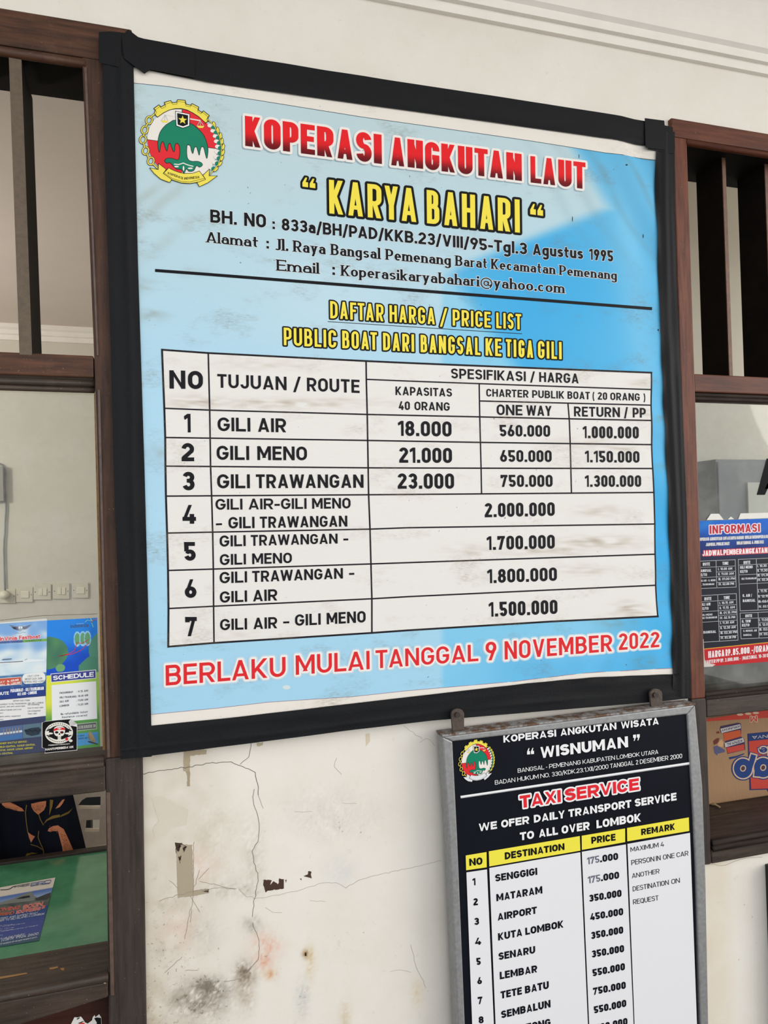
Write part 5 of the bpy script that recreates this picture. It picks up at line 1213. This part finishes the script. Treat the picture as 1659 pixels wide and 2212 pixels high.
line(b, LF, [(20, 482), (150, 478), (240, 455), (320, 400), (360, 398)], 18, (60, 62, 70), .0014, 200)
LW('FREE', 340, 700, 388, 322, 56, .17, (((66, 72, 92), 0, .0016),)); LW('BIRD', 720, 1210, 318, 240, 76, .15, (((58, 92, 158), 0, .0016),)); LW('EXPRESS', 740, 1190, 378, 312, 26, .2, (((70, 90, 130), 0, .0016),))
flat(b, LF, [(0, 780), (320, 690), (500, 610), (760, 520), (800, 620), (880, 650), (860, 740), (300, 800), (0, 840)], (120, 126, 122), .0014); flat(b, LF, [(380, 700), (560, 640), (700, 620), (720, 660), (560, 690)], (40, 46, 50), .0018); flat(b, LF, [(830, 690), (1080, 590), (1220, 540), (1200, 640), (1120, 700), (820, 750)], (66, 68, 66), .0014)
LW('COMING', -160, 470, 935, 862, 80, .2, (((206, 150, 130), .06, .0014), ((190, 84, 78), 0, .0018))); LW('SOON', 540, 1010, 850, 772, 88, .2, (((226, 190, 180), .08, .0014), ((206, 92, 88), 0, .0018)))
LW('FREEBIRD', -260, 330, 1060, 1000, 66, .2, (((206, 150, 130), .06, .0014), ((176, 92, 66), 0, .0018))); LW('EXPRESS', 380, 960, 985, 890, 72, .2, (((226, 190, 180), .08, .0014), ((206, 92, 88), 0, .0018))); LW('III', 1000, 1090, 865, 850, 64, .25, (((226, 190, 180), .08, .0014), ((206, 92, 88), 0, .0018)))
LW('THE FASTEST AND SAFEST BOAT', -300, 900, 1200, 1010, 42, .17, wl_); LW('TRANSFER TO GILI ISLAND & LOMBOK'.replace('&', 'n'), -300, 1060, 1250, 1032, 44, .17, wl_)
for x1, y0, y1 in ((300, 1345, 1300), (620, 1390, 1265), (330, 1430, 1372), (300, 1470, 1420), (900, 1510, 1320), (60, 1575, 1555)): LW('snack towel insurance on board'[:max(8, int(x1/28))], -200, x1, y0, y1, 22, .14, wl_)
LW('Contact us for inquiry', -260, 590, 1690, 1512, 40, .17, wl_); LW('(0)819 9924 2600', 30, 910, 1660, 1500, 58, .17, wl_); LW('freebird-express.com', 0, 880, 1760, 1592, 40, .17, wl_)
tag(b.build('boat_leaflet', M_print), 'blue and white boat leaflet lying flat on the green desk', 'leaflet')

# dark batik cloth hanging over a rail just behind the desk
YC = .70; PCk = flatY(YC); cb = crop(0, 1700, .1507)
def clothY(p): return YC+.018*math.sin(p.x*26+p.z*6)+.010*math.sin(p.x*61+1)
bt = thing('batik_cloth', tuple(onY(90, 1850, YC)), 'dark navy batik cloth with orange flowers behind the green desk', 'cloth')
b = MB(); nvy = (17, 20, 34)
qc = [(-900, -420), (990, -120), (1228, 945), (-900, 1420)]
def batik(u, v):
    return mix(nvy, (12, 12, 16), .6*sm(.55, .35, u))
def cat_(u, v): return lerp2(lerp2(qc[0], qc[1], u), lerp2(qc[3], qc[2], u), v)
def CP(x, y, off=0.0):
    p = onY(*cb(x, y), YC); p.y = clothY(p)-off; return p
b.grid(lambda u, v: CP(*cat_(u, v)), 90, 40, colfn=batik); b.grid(lambda u, v: CP(*cat_(u, v))+Vector((0, .012, 0)), 90, 40, col=nvy)
og = (212, 134, 96); ol = (132, 108, 52)
def cpoly(pts, col, off=.004):
    pp = []
    for a, c_ in zip(pts, pts[1:]+pts[:1]): pp += [lerp2(a, c_, k/3) for k in range(3)]
    b.poly([CP(x, y, off) for x, y in pp], col)
for p in ([(0, 268), (120, 255), (210, 265), (330, 285), (360, 320), (270, 345), (170, 358), (60, 345), (10, 300)], [(465, 200), (560, 185), (672, 178), (668, 250), (640, 310), (560, 368), (500, 310), (470, 250)], [(805, 280), (850, 220), (905, 148), (942, 140), (910, 200), (870, 250)],
          [(405, 615), (450, 650), (512, 685), (480, 730), (455, 775), (425, 700)], [(690, 610), (710, 570), (770, 530), (850, 505), (850, 590), (770, 600), (730, 620)], [(850, 508), (930, 550), (980, 650), (1030, 770), (1068, 870), (1050, 890), (920, 890), (910, 800), (880, 700), (850, 600)]): cpoly(p, og)
for p in ([(725, 160), (775, 160), (760, 260), (715, 385), (722, 260)], [(630, 515), (670, 450), (760, 385), (870, 352), (880, 385), (780, 420), (690, 460)], [(880, 385), (890, 360), (1000, 310), (1050, 280), (1000, 340)], [(370, 980), (390, 940), (470, 920), (550, 938), (450, 950), (380, 985)]): cpoly(p, ol)
for p in ([(400, 225), (380, 330), (390, 470), (410, 620)], [(570, 370), (590, 440), (630, 520)], [(565, 610), (555, 700), (590, 800), (625, 880), (632, 950)], [(455, 800), (540, 830), (610, 880)]):
    for k_, q in stroke_polys(p, 12, 12, 's', seg=20): b.poly([CP(x, y, .005) for x, y in q], ol)
for x, y, n_ in ((560, 265, 22), (950, 720, 30), (180, 305, 16), (780, 565, 10)):         # fine dots inside the flowers
    for k in range(n_):
        dx, dy = (random.Random(k*7+x).uniform(-70, 70), random.Random(k*13+y).uniform(-110 if x == 950 else -40, 110 if x == 950 else 40))
        if x == 950: dx = dx*.5+dy*.3
        if x == 560: dx *= 1-max(0, dy)/60
        cpoly(ell(x+dx, y+dy, 7, 6, 5), (150, 84, 60), .008)
b.build('cloth', printed('batik_cotton', .8, spec=.15), bt)
b = MB(); p0, p1 = CP(-900, -400), CP(990, -110); b.tube([Vector((p0.x, YC+.006, p0.z)), Vector((p1.x+.02, YC+.006, p0.z))], .012, 8); b.build('rail', M_dark, bt)

# white plastic chair
YH = .98; ch = thing('plastic_chair', tuple(onY(200, 1990, YH)), 'white plastic chair with cut-out backrest behind the green desk', 'chair')
H7 = flatY(YH)
def ring(b, outer, inner):
    n = len(outer); a = [onY(*cb(*p), YH) for p in outer+inner]; d = Vector((0, .03, 0)); f = a+[Vector(p)+d for p in a]; m_ = 2*n
    b.add(f, [(i, (i+1) % n, n+(i+1) % n, n+i) for i in range(n)]+[(m_+i, m_+n+i, m_+n+(i+1) % n, m_+(i+1) % n) for i in range(n)]+[(i, m_+i, m_+(i+1) % n, (i+1) % n) for i in range(n)]+[(n+i, n+(i+1) % n, m_+n+(i+1) % n, m_+n+i) for i in range(n)])
b = MB()
def cell(x0, x1, y0, y1, hole):
    ring(b, [(x0, y0), ((x0+x1)/2, y0), (x1, y0), (x1, (y0+y1)/2), (x1, y1), ((x0+x1)/2, y1), (x0, y1), (x0, (y0+y1)/2)], hole)
cell(560, 1540, -40, 395, [(1175, 190), (1240, 150), (1442, 138), (1440, 240), (1436, 310), (1270, 312), (1108, 310), (1120, 262)])
cell(560, 1540, 395, 740, [(1228, 478), (1330, 470), (1428, 466), (1426, 560), (1424, 640), (1320, 642), (1215, 640), (1222, 560)])
b.prism([cb(560, 740), cb(1540, 740), cb(1540, 1000), cb(560, 1000)], YH, YH+.03)
b.build('backrest', M_chair, ch)
q0 = onY(*cb(560, 1000), YH); q1 = onY(*cb(1540, 1000), YH); zs = .45
b = MB(); b.box(q0.x, q1.x, YH, YH+.42, zs-.02, zs+.01); b.build('seat', M_chair, ch, .004)
for x in (q0.x+.02, q1.x-.02):
    b = MB(); b.box(x-.02, x+.02, YH-.005, YH+.035, 0, q0.z+.01); b.build('leg', M_chair, ch)
    b = MB(); b.box(x-.02, x+.02, YH+.38, YH+.42, 0, zs-.02); b.build('leg', M_chair, ch)

p0, p1 = onY(*cb(980, 395), 1.9), onY(*cb(1640, 30), 1.9)
b = MB(); b.box(p0.x, p1.x, 1.9, 2.3, p0.z, p1.z); cbn = thing('wall_cabinet', (p0.x+.1, 2.1, p0.z), 'dark cabinet seen through the upper cut-out of the white chair', 'cabinet')
b.build('cabinet_body', plain('dark_blue_paint', (24, 30, 38), .5, 0, .2, 10), cbn, .004); b = MB(); b.box(p0.x, p1.x, 2.3, YB, p0.z, p0.z+.03); b.build('bracket', M_dark, cbn)
b = MB(); q0 = onY(*cb(1300, 640), 1.9); b.box(q0.x-.14, q0.x, 1.9, 2.0, 0, p0.z); b.build('cabinet_leg', plain('dark_blue_leg', (24, 28, 34), .5, 0, .2, 10), cbn)

# switches, plug, cable and box on the office wall
c6 = crop(0, 980, .217); YW = YB
def plate(x0, x1, y0, y1, label, rock=True, nr=1, name='light_switch', cat='switch'):
    p0 = onY(*c6(x0, y0), YW); t = thing(name, (p0.x, YW, p0.z), label, cat, 'plates on the office wall')
    b = MB(); b.prism([c6(x0, y0), c6(x1, y0), c6(x1, y1), c6(x0, y1)], YW-.012, YW); b.build('face_plate', M_plate, t, .003)
    if rock:
        w, h_ = (x1-x0), (y1-y0); xa = x0+w*.27; ww = w*.5/nr
        for k in range(nr):
            b = MB(); b.prism([c6(xa+ww*k+2, y0+h_*.27), c6(xa+ww*(k+1)-2, y0+h_*.27), c6(xa+ww*(k+1)-2, y0+h_*.72), c6(xa+ww*k+2, y0+h_*.72)], YW-.017, YW-.012); b.build('rocker', M_rocker, t, .002)
    for x in (x0+(x1-x0)*.1, x1-(x1-x0)*.1):
        b = MB(); b.prism([c6(*q) for q in ell(x, (y0+y1)/2, 5, 5, 8)], YW-.0135, YW-.012); b.build('screw', M_dark, t)
    return t
plate(718, 880, 1285, 1438, 'white single light switch, rightmost on the office wall behind glass', True, 1)
plate(525, 692, 1290, 1448, 'white double light switch second from right on the office wall', True, 2)
plate(333, 508, 1300, 1455, 'white double light switch third from right on the office wall', True, 2)
plate(158, 328, 1328, 1480, 'dusty white switch plate right of the socket with the plug', True, 1)
plate(-12, 155, 1345, 1490, 'white socket plate holding the round white plug', False, 1, 'wall_socket', 'socket')
b = MB(); cc = onY(*c6(52, 1402), YW-.012); n = 14
b.tube([cc, cc+Vector((0, -.022, 0)), cc+Vector((0, -.034, 0)), cc+Vector((0, -.040, 0))], .021, 14)
tag(b.build('power_plug', M_rocker), 'round white plug in the leftmost wall socket of the office', 'plug')
b = MB(); b.tube([onY(*c6(x, y), YW-.012) for x, y in ((-60, 95), (-10, 100), (25, 115), (48, 150), (55, 200), (46, 260), (48, 340), (58, 430), (60, 560), (52, 680), (50, 780), (42, 860), (38, 960), (42, 1100), (46, 1250), (52, 1390))], .0042, 8)
tag(b.build('power_cable', M_cable), 'grey cable hanging down the office wall to the plug', 'cable')
b = MB(); b.prism([c6(-190, 130), c6(26, 125), c6(34, 470), c6(-180, 480)], YW-.05, YW)
tag(b.build('meter_box', plain('grey_box', (140, 138, 130), .6, 0, .1, 20)), 'grey box on the office wall beside the hanging cable', 'box')

# ------------------------------------------------------------------ right window: poster, letter, carton, leaf, board
c7r = crop(1440, 1090, .1763); R7 = via(PG, c7r); PO = flatY(.0088); R7 = via(PO, c7r)
ip = thing('timetable_poster', tuple(onY(1590, 1435, .0088)), 'blue and black departure timetable poster taped to the right window pane', 'poster')
b = MB(); XX = 1800
def rp(u, v):
    n = nz(u*6, v*10, 5)
    c = mix((24, 96, 196), (26, 46, 106), sm(.02, .22, v+.08*n)); c = mix(c, (30, 33, 44), sm(.2, .3, v))
    return mix(c, (40, 130, 200), .6*max(0, math.sin(u*9+v*30))*sm(.2, .05, v)*sm(0, .4, n+.2))
pic(b, R7, [(370, 203), (XX, 150), (XX, 1880), (425, 1990)], 60, 90, rp)
b.build('poster_sheet', M_print, ip)
b = MB(); w0 = (214, 212, 212); Lw = ((w0, 0, .0008),)
words(b, R7, [('INFORMASI', 528, 1142)], ((528, 258), (1142, 236)), ((528, 358), (1142, 332)), .20, .17, (((222, 206, 216), .13, .0006), ((184, 30, 44), 0, .001)), sp=.16)
words(b, R7, [('KOPERASI', 388, 520), ('ANGKUTAN', 530, 680), ('LAUT', 692, 735), ('\u201c', 742, 760), ('KARYA', 766, 850), ('BAHARI', 858, 945), ('MULAI', 960, 1040), ('BEROPERASI', 1050, 1240), ('DENGAN', 1250, 1380)], ((388, 408), (1380, 366)), ((388, 444), (1380, 402)), .2, None, (((206, 204, 204), .05, .0007),), sp=.08)
words(b, R7, [('JADWAL', 480, 600), ('PUBLIK', 610, 700), ('BOAT', 708, 770), ('MULAI', 860, 930), ('TANGGAL', 938, 1035), ('4', 1044, 1060), ('JUNI', 1070, 1130), ('2022', 1138, 1190)], ((480, 472), (1190, 438)), ((480, 508), (1190, 474)), .2, None, (((206, 204, 204), .05, .0007),), sp=.08)
words(b, R7, [('JADWAL', 440, 686), ('PEMBERANGKATAN', 696, 1236)], ((440, 566), (1236, 526)), ((440, 630), (1236, 590)), .22, .17, (((206, 60, 70), .12, .0006), ((236, 226, 226), 0, .001)), sp=.08)
def tab_(x, y, w, h, sk, rows, colx, texts, name=''):
    """white ruled table: skewed box, row lines at fractions, divider, texts"""
    def q(u, v): return (x+w*u+sk[1]*v, y+h*v+sk[0]*u)
    flat(b, R7, [q(0, 0), q(1, 0), q(1, 1), q(0, 1)], (24, 26, 34), .0005)
    for p in ([q(0, 0), q(1, 0), q(1, 1), q(0, 1), q(0, 0)], [q(colx, 0), q(colx, 1)]): line(b, R7, p, 6, (176, 178, 184), .0007, 300)
    for v, full in rows: line(b, R7, [q(0 if full else colx, v), q(1, v)], 5, (176, 178, 184), .0007, 300)
    for s, u0, u1, v, hh, tv in texts:
        a, c = q(u0, v), q(u1, v); words(b, R7, [(s, a[0], c[0])], (a, c), ((a[0], a[1]+hh), (c[0], c[1]+hh)), tv, None, (((204, 206, 210), 0, .0009),), sp=.08)
tm = [('I. 10.00 AM', 'II. 11.00 AM', 'III. 01.00 PM', 'IV. 02.00 PM'), ('I. 10.15 AM', 'II. 11.15 AM', 'III. 01.15 PM', 'IV. 02.15 PM', 'I. 11.30 AM', 'II. 12.30 AM', 'III. 02.30 PM', 'IV. 03.30 PM'), ('I. 10.30 AM', 'II. 11.30 AM', 'III. 01.30 PM', 'IV. 02.30 PM'), ('I. 11.15 AM', 'II. 12.15 AM', 'III. 02.15 PM', 'IV. 03.15 PM'), ('I. 11.00 AM', 'II. 12.00 AM', 'III. 02.00 PM', 'IV. 03.00 PM')]
def times(l, v0, dv): return [(s, .54, .54+.034*len(s), v0+dv*i, 30, .2) for i, s in enumerate(l)]
tab_(378, 695, 462, 335, (-20, 12), [(.23, 1), (.42, 0), (.6, 1), (.8, 0)], .49, [('RUTE', .14, .33, .06, 38, .22), ('TIME', .66, .82, .06, 38, .22), ('BANGSAL', .03, .36, .30, 34, .22), ('KE/TO', .03, .24, .45, 34, .22), ('GILI AIR - G. MENO', .05, .46, .68, 24, .18), ('G. TRAWANGAN', .05, .42, .82, 24, .18)]+times(tm[0], .27, .185))
tab_(398, 1118, 455, 570, (-28, 22), [(.13, 1), (.235, 0), (.345, 1), (.45, 0), (.57, 1), (.68, 0), (.79, 0), (.9, 0)], .5, [('RUTE', .14, .33, .04, 38, .22), ('TIME', .66, .82, .04, 38, .22), ('GILI AIR', .03, .30, .16, 34, .22), ('KE/TO', .03, .24, .25, 34, .22), ('GILI MENO', .05, .34, .395, 24, .18), ('GILI TRAWANGAN', .05, .46, .46, 24, .18), ('BANGSAL', .08, .42, .76, 32, .22)]+times(tm[1], .155, .107))
tab_(878, 672, 640, 630, (-28, 22), [(.11, 1), (.205, 0), (.3, 1), (.39, 0), (.48, 1), (.6, 0), (.72, 0), (.84, 0)], .345, [('RUTE', .1, .23, .035, 38, .22), ('GILI MENO', .03, .27, .13, 34, .22), ('KE/TO', .03, .17, .21, 34, .22), ('GILI TRAWANGAN', .05, .33, .36, 24, .18), ('G. AIR /', .06, .24, .68, 34, .22), ('BANGSAL', .06, .30, .78, 34, .22)]+[(s, .36, .36+.026*len(s), .12+.09*i, 30, .2) for i, s in enumerate(tm[2])]+[(s, .36, .36+.026*len(s), .61+.1*i, 30, .2) for i, s in enumerate(tm[3])])
tab_(900, 1330, 640, 315, (-28, 12), [(.22, 1), (.4, 0), (.6, 1), (.8, 0)], .345, [('RUTE', .1, .23, .06, 36, .22), ('G. TRW', .03, .2, .27, 34, .22), ('KE/TO', .03, .17, .42, 34, .22), ('G. MENO/G. AIR', .05, .31, .66, 24, .18), ('BANGSAL', .05, .21, .82, 24, .18)]+[(s, .36, .36+.026*len(s), .25+.185*i, 30, .2) for i, s in enumerate(tm[4])])
flat(b, R7, [(455, 1772), (XX, 1628), (XX, 1880), (425, 1990)], (186, 34, 40), .0005); line(b, R7, [(455, 1770), (XX, 1632)], 9, (216, 160, 50), .0008, 300, 'b')
words(b, R7, [('HARGA', 510, 708), ('RP.', 722, 802), ('85.000,-/ORANG', 812, 1300)], ((510, 1798), (1300, 1712)), ((510, 1880), (1300, 1790)), .18, .16, (((232, 222, 222), 0, .0009),), sp=.08); words(b, R7, [('CHARTER', 440, 600), ('PP', 610, 650), ('RP.', 660, 705), ('3.000.000,-', 715, 905), ('(MAKSIMAL', 925, 1110), ('10-30', 1125, 1215), ('ORANG)', 1225, 1360)], ((440, 1912), (1360, 1812)), ((440, 1956), (1360, 1856)), .18, None, (((226, 214, 214), 0, .0009),), sp=.08)
flat(b, R7, [(410, 1640), (452, 1650), (462, 1850), (470, 1940), (600, 1958), (560, 1985), (425, 1992)], (206, 198, 190), .0011)
for p in ([(360, 230), (372, 240), (374, 480), (364, 490)], [(384, 900), (400, 940), (404, 1045), (386, 1050)], [(372, 660), (384, 690), (380, 740)]): flat(b, R7, p, (200, 196, 190), .0011)
b.build('poster_print', M_print, ip)
for p in ([(488, 190), (540, 113), (640, 112), (697, 186)], [(748, 182), (785, 147), (826, 178)], [(876, 180), (905, 108), (1300, 98), (1300, 160)]):
    b = MB(); b.extr([R7(x, y, .0002) for x, y in p], (0, -.0006, 0), (222, 220, 212)); b.build('paper_tape', M_print, ip)
c6r = crop(1420, 860, .1537); A6 = via(flatY(.0092), c6r)
b = MB(); 
for q in ([(1395, 1360), (1510, 1360), (1745, 840), (1650, 840), (1535, 850)], [(1650, 840), (1745, 840), (1900, 1360), (1790, 1360)], [(1545, 1200), (1800, 1200), (1830, 1275), (1510, 1275)]): b.extr([A6(x, y) for x, y in q], (0, -.0004, 0), (14, 16, 18))
tag(b.build('glass_lettering', M_letter), 'big black letter A stuck on the right window pane above the poster', 'letter')

# upside-down noodle carton on the right sill
cc8 = crop(1500, 1520, .1175); YK = .20
cx0 = onY(*cc8(243, 1772), YK); zs = .979
cx1 = cx0.x+.39; h8 = onY(*cc8(178, 283), YK).z-zs
ck = thing('noodle_carton', (cx0.x+.19, YK, zs), 'brown cardboard noodle carton standing upside down on the right sill', 'box')
b = MB(); cd = (162, 126, 90)
b.box(cx0.x, cx1, YK, YK+.25, zs, zs+h8, cd); b.build('carton_body', M_card, ck, .004)
KP = flatY(YK-.0004); K8 = via(KP, cc8)
b = MB(); red = (192, 72, 60); nav = (44, 62, 112); crm = (206, 176, 150)
flat(b, K8, [(178, 290), (1700, 60), (1700, 240), (195, 328)], red, 0); flat(b, K8, [(178, 300), (200, 325), (200, 395), (185, 415)], red, .0001)
for x, y in ((840, 214), (990, 200), (1130, 185)): flat(b, K8, ell(x, y-14, 60, 22, 14), crm, .0002)
words(b, K8, [('M', 1150, 1030)], ((1150, 330), (1030, 335)), ((1150, 225), (1030, 232)), .2, None, ((crm, .12, .0002), (red, 0, .0004)), lean=0)
flat(b, K8, [(478, 415), (800, 350), (855, 362), (862, 450), (860, 600), (925, 690), (935, 850), (610, 925), (590, 830), (530, 540), (470, 460)], (70, 56, 84), 0); flat(b, K8, [(530, 545), (845, 480), (862, 600), (555, 690)], (196, 92, 56), .0002); flat(b, K8, [(590, 812), (912, 745), (920, 850), (615, 912)], (192, 74, 62), .0002)
for qd in ([(468, 462), (850, 372), (866, 452), (490, 545)], [(545, 725), (905, 625), (925, 702), (560, 810)]): flat(b, K8, qd, (58, 50, 84), .0003); flat(b, K8, [lerp2(p, (sum(a for a, _ in qd)/4, sum(c for _, c in qd)/4), .05) for p in qd], (196, 190, 186), .0005)
words(b, K8, [('KRUNCHY', 830, 498)], ((830, 438), (498, 516)), ((830, 396), (498, 474)), .2, None, (((50, 56, 100), 0, .0007),), lean=0); words(b, K8, [('KENYAL', 880, 590)], ((880, 704), (590, 782)), ((880, 655), (590, 732)), .2, None, (((50, 56, 100), 0, .0007),), lean=0)
flat(b, K8, [(345, 690), (400, 640), (460, 630), (440, 720), (360, 760)], (112, 60, 54), 0); flat(b, K8, [(400, 520), (450, 505), (470, 545), (410, 550)], (120, 60, 52), 0); flat(b, K8, [(350, 790), (420, 770), (560, 850), (560, 890), (430, 920), (420, 955), (370, 910)], (92, 92, 124), 0); flat(b, K8, [(430, 720), (500, 650), (540, 720), (520, 800), (430, 780)], (204, 160, 118), .0002)
flat(b, K8, [(635, 985), (770, 960), (920, 910), (915, 930), (780, 990), (645, 1028)], nav, 0)
flat(b, K8, [(975, 552), (1700, 480), (1700, 1640), (1350, 1620), (1330, 1580), (1015, 1590)], (54, 52, 98), 0); flat(b, K8, [(1000, 690), (1700, 620), (1700, 1560), (1340, 1560), (1045, 1570)], red, .0002); flat(b, K8, [(985, 560), (1700, 490), (1700, 612), (1000, 684)], nav, .0003)
words(b, K8, [('RASA', 2150, 1960), ('SEDAAPNYA', 1900, 1060)][1:], ((1900, 575), (1060, 650)), ((1900, 520), (1060, 595)), .2, None, (((196, 190, 186), 0, .0006),), lean=0)
# rounded script word, upside down
for li, (w, col, off) in enumerate(((240, nav, .0008), (200, crm, .0014), (150, (42, 66, 120), .0020))):
    for ki, (x, y) in enumerate(((895, 1190), (1265, 1175), (1640, 1150))): flat(b, K8, ell(x, y, 92+w/2, 104+w/2, 40), col, off+ki*.00004)
    for ki, path in enumerate(([(1078, 985), (1050, 1080), (1000, 1230)], [(1150, 1290), (1160, 1190), (1180, 1090)], [(1520, 1290), (1530, 1190), (1550, 1090)])):
        line(b, K8, path, w*.62+(20 if li < 2 else 0), col, off+.00015+ki*.00004, 400)
        for ei, e_ in enumerate((path[0], path[-1])): flat(b, K8, ell(e_[0], e_[1], w*.31+(10 if li < 2 else 0), w*.31+(10 if li < 2 else 0), 16), col, off+.0003+ki*.00008+ei*.00003)
for x, y in ((895, 1190), (1265, 1175)): flat(b, K8, ell(x, y, 55, 62, 16, .4), crm, .0026); flat(b, K8, ell(x, y, 36, 44, 16, .4), (80, 60, 66), .0029)
words(b, K8, [('Mie', 1640, 1195)], ((1640, 935), (1195, 945)), ((1640, 790), (1195, 800)), .22, None, ((nav, .26, .0004), (crm, .16, .0007), ((42, 66, 120), 0, .0012)), lean=0, sp=.14)
b.build('carton_print', printed('carton_ink', .75), ck)
P8 = lambda x, y, off=0.0: onZ(*cc8(x, y), .9795)+Vector((0, 0, off))
b = MB(); lv = [(275, 1845), (350, 1855), (430, 1880), (485, 1930), (470, 1935), (390, 1905), (320, 1880)]
b.extr([P8(x, y, .002+.003*(i % 2)) for i, (x, y) in enumerate(lv)], (0, 0, .0008), (178, 160, 124))
tag(b.build('fallen_leaf', M_print), 'small dry yellowish leaf on the right sill in front of the carton', 'leaf')
p0 = onY(1652, 1866, 0)
b = MB(); b.box(p0.x, p0.x+.5, -.035, 0.0, .1, p0.z); tag(b.build('black_board', M_black, None, .002), 'black board at the right edge, on the wall under the window', 'board')
# what stands in the store behind the right pane
YQ = .74; q0 = onY(1545, 992, YQ); cu = thing('grey_cupboard', (q0.x+.4, .86, 0), 'blue grey cupboard seen through the right window pane', 'cupboard')
M_cup = plain('blue_grey_paint', (118, 122, 126), .5, 0, .12, 14, .1)
b = MB(); b.box(q0.x, q0.x+.9, YQ, .99, 0, q0.z); b.build('cupboard_body', M_cup, cu, .003)
for k in range(3):
    b = MB(); b.box(q0.x+.004+.075*4*k, q0.x+.296+.075*4*k, YQ-.008, YQ, .1, q0.z-.01); b.build('door', M_cup, cu, .003)
q1 = onY(1617, 1042, YQ-.02); b = MB(); b.box(q1.x, q1.x+.35, YQ-.016, YQ-.0085, q1.z-.42, q1.z)
tag(b.build('white_sheet', plain('white_paper', (214, 212, 202), .7, 0, .03, 8)), 'white sheet on the front of the blue grey cupboard', 'paper')
b = MB(); b.box(1.20, 2.6, .56, .70, 0, 1.44); tag(b.build('dark_counter', plain('dark_grey_board', (52, 50, 44), .6, 0, .15, 10)), 'dark grey counter front below the timetable poster, behind the pane', 'counter')
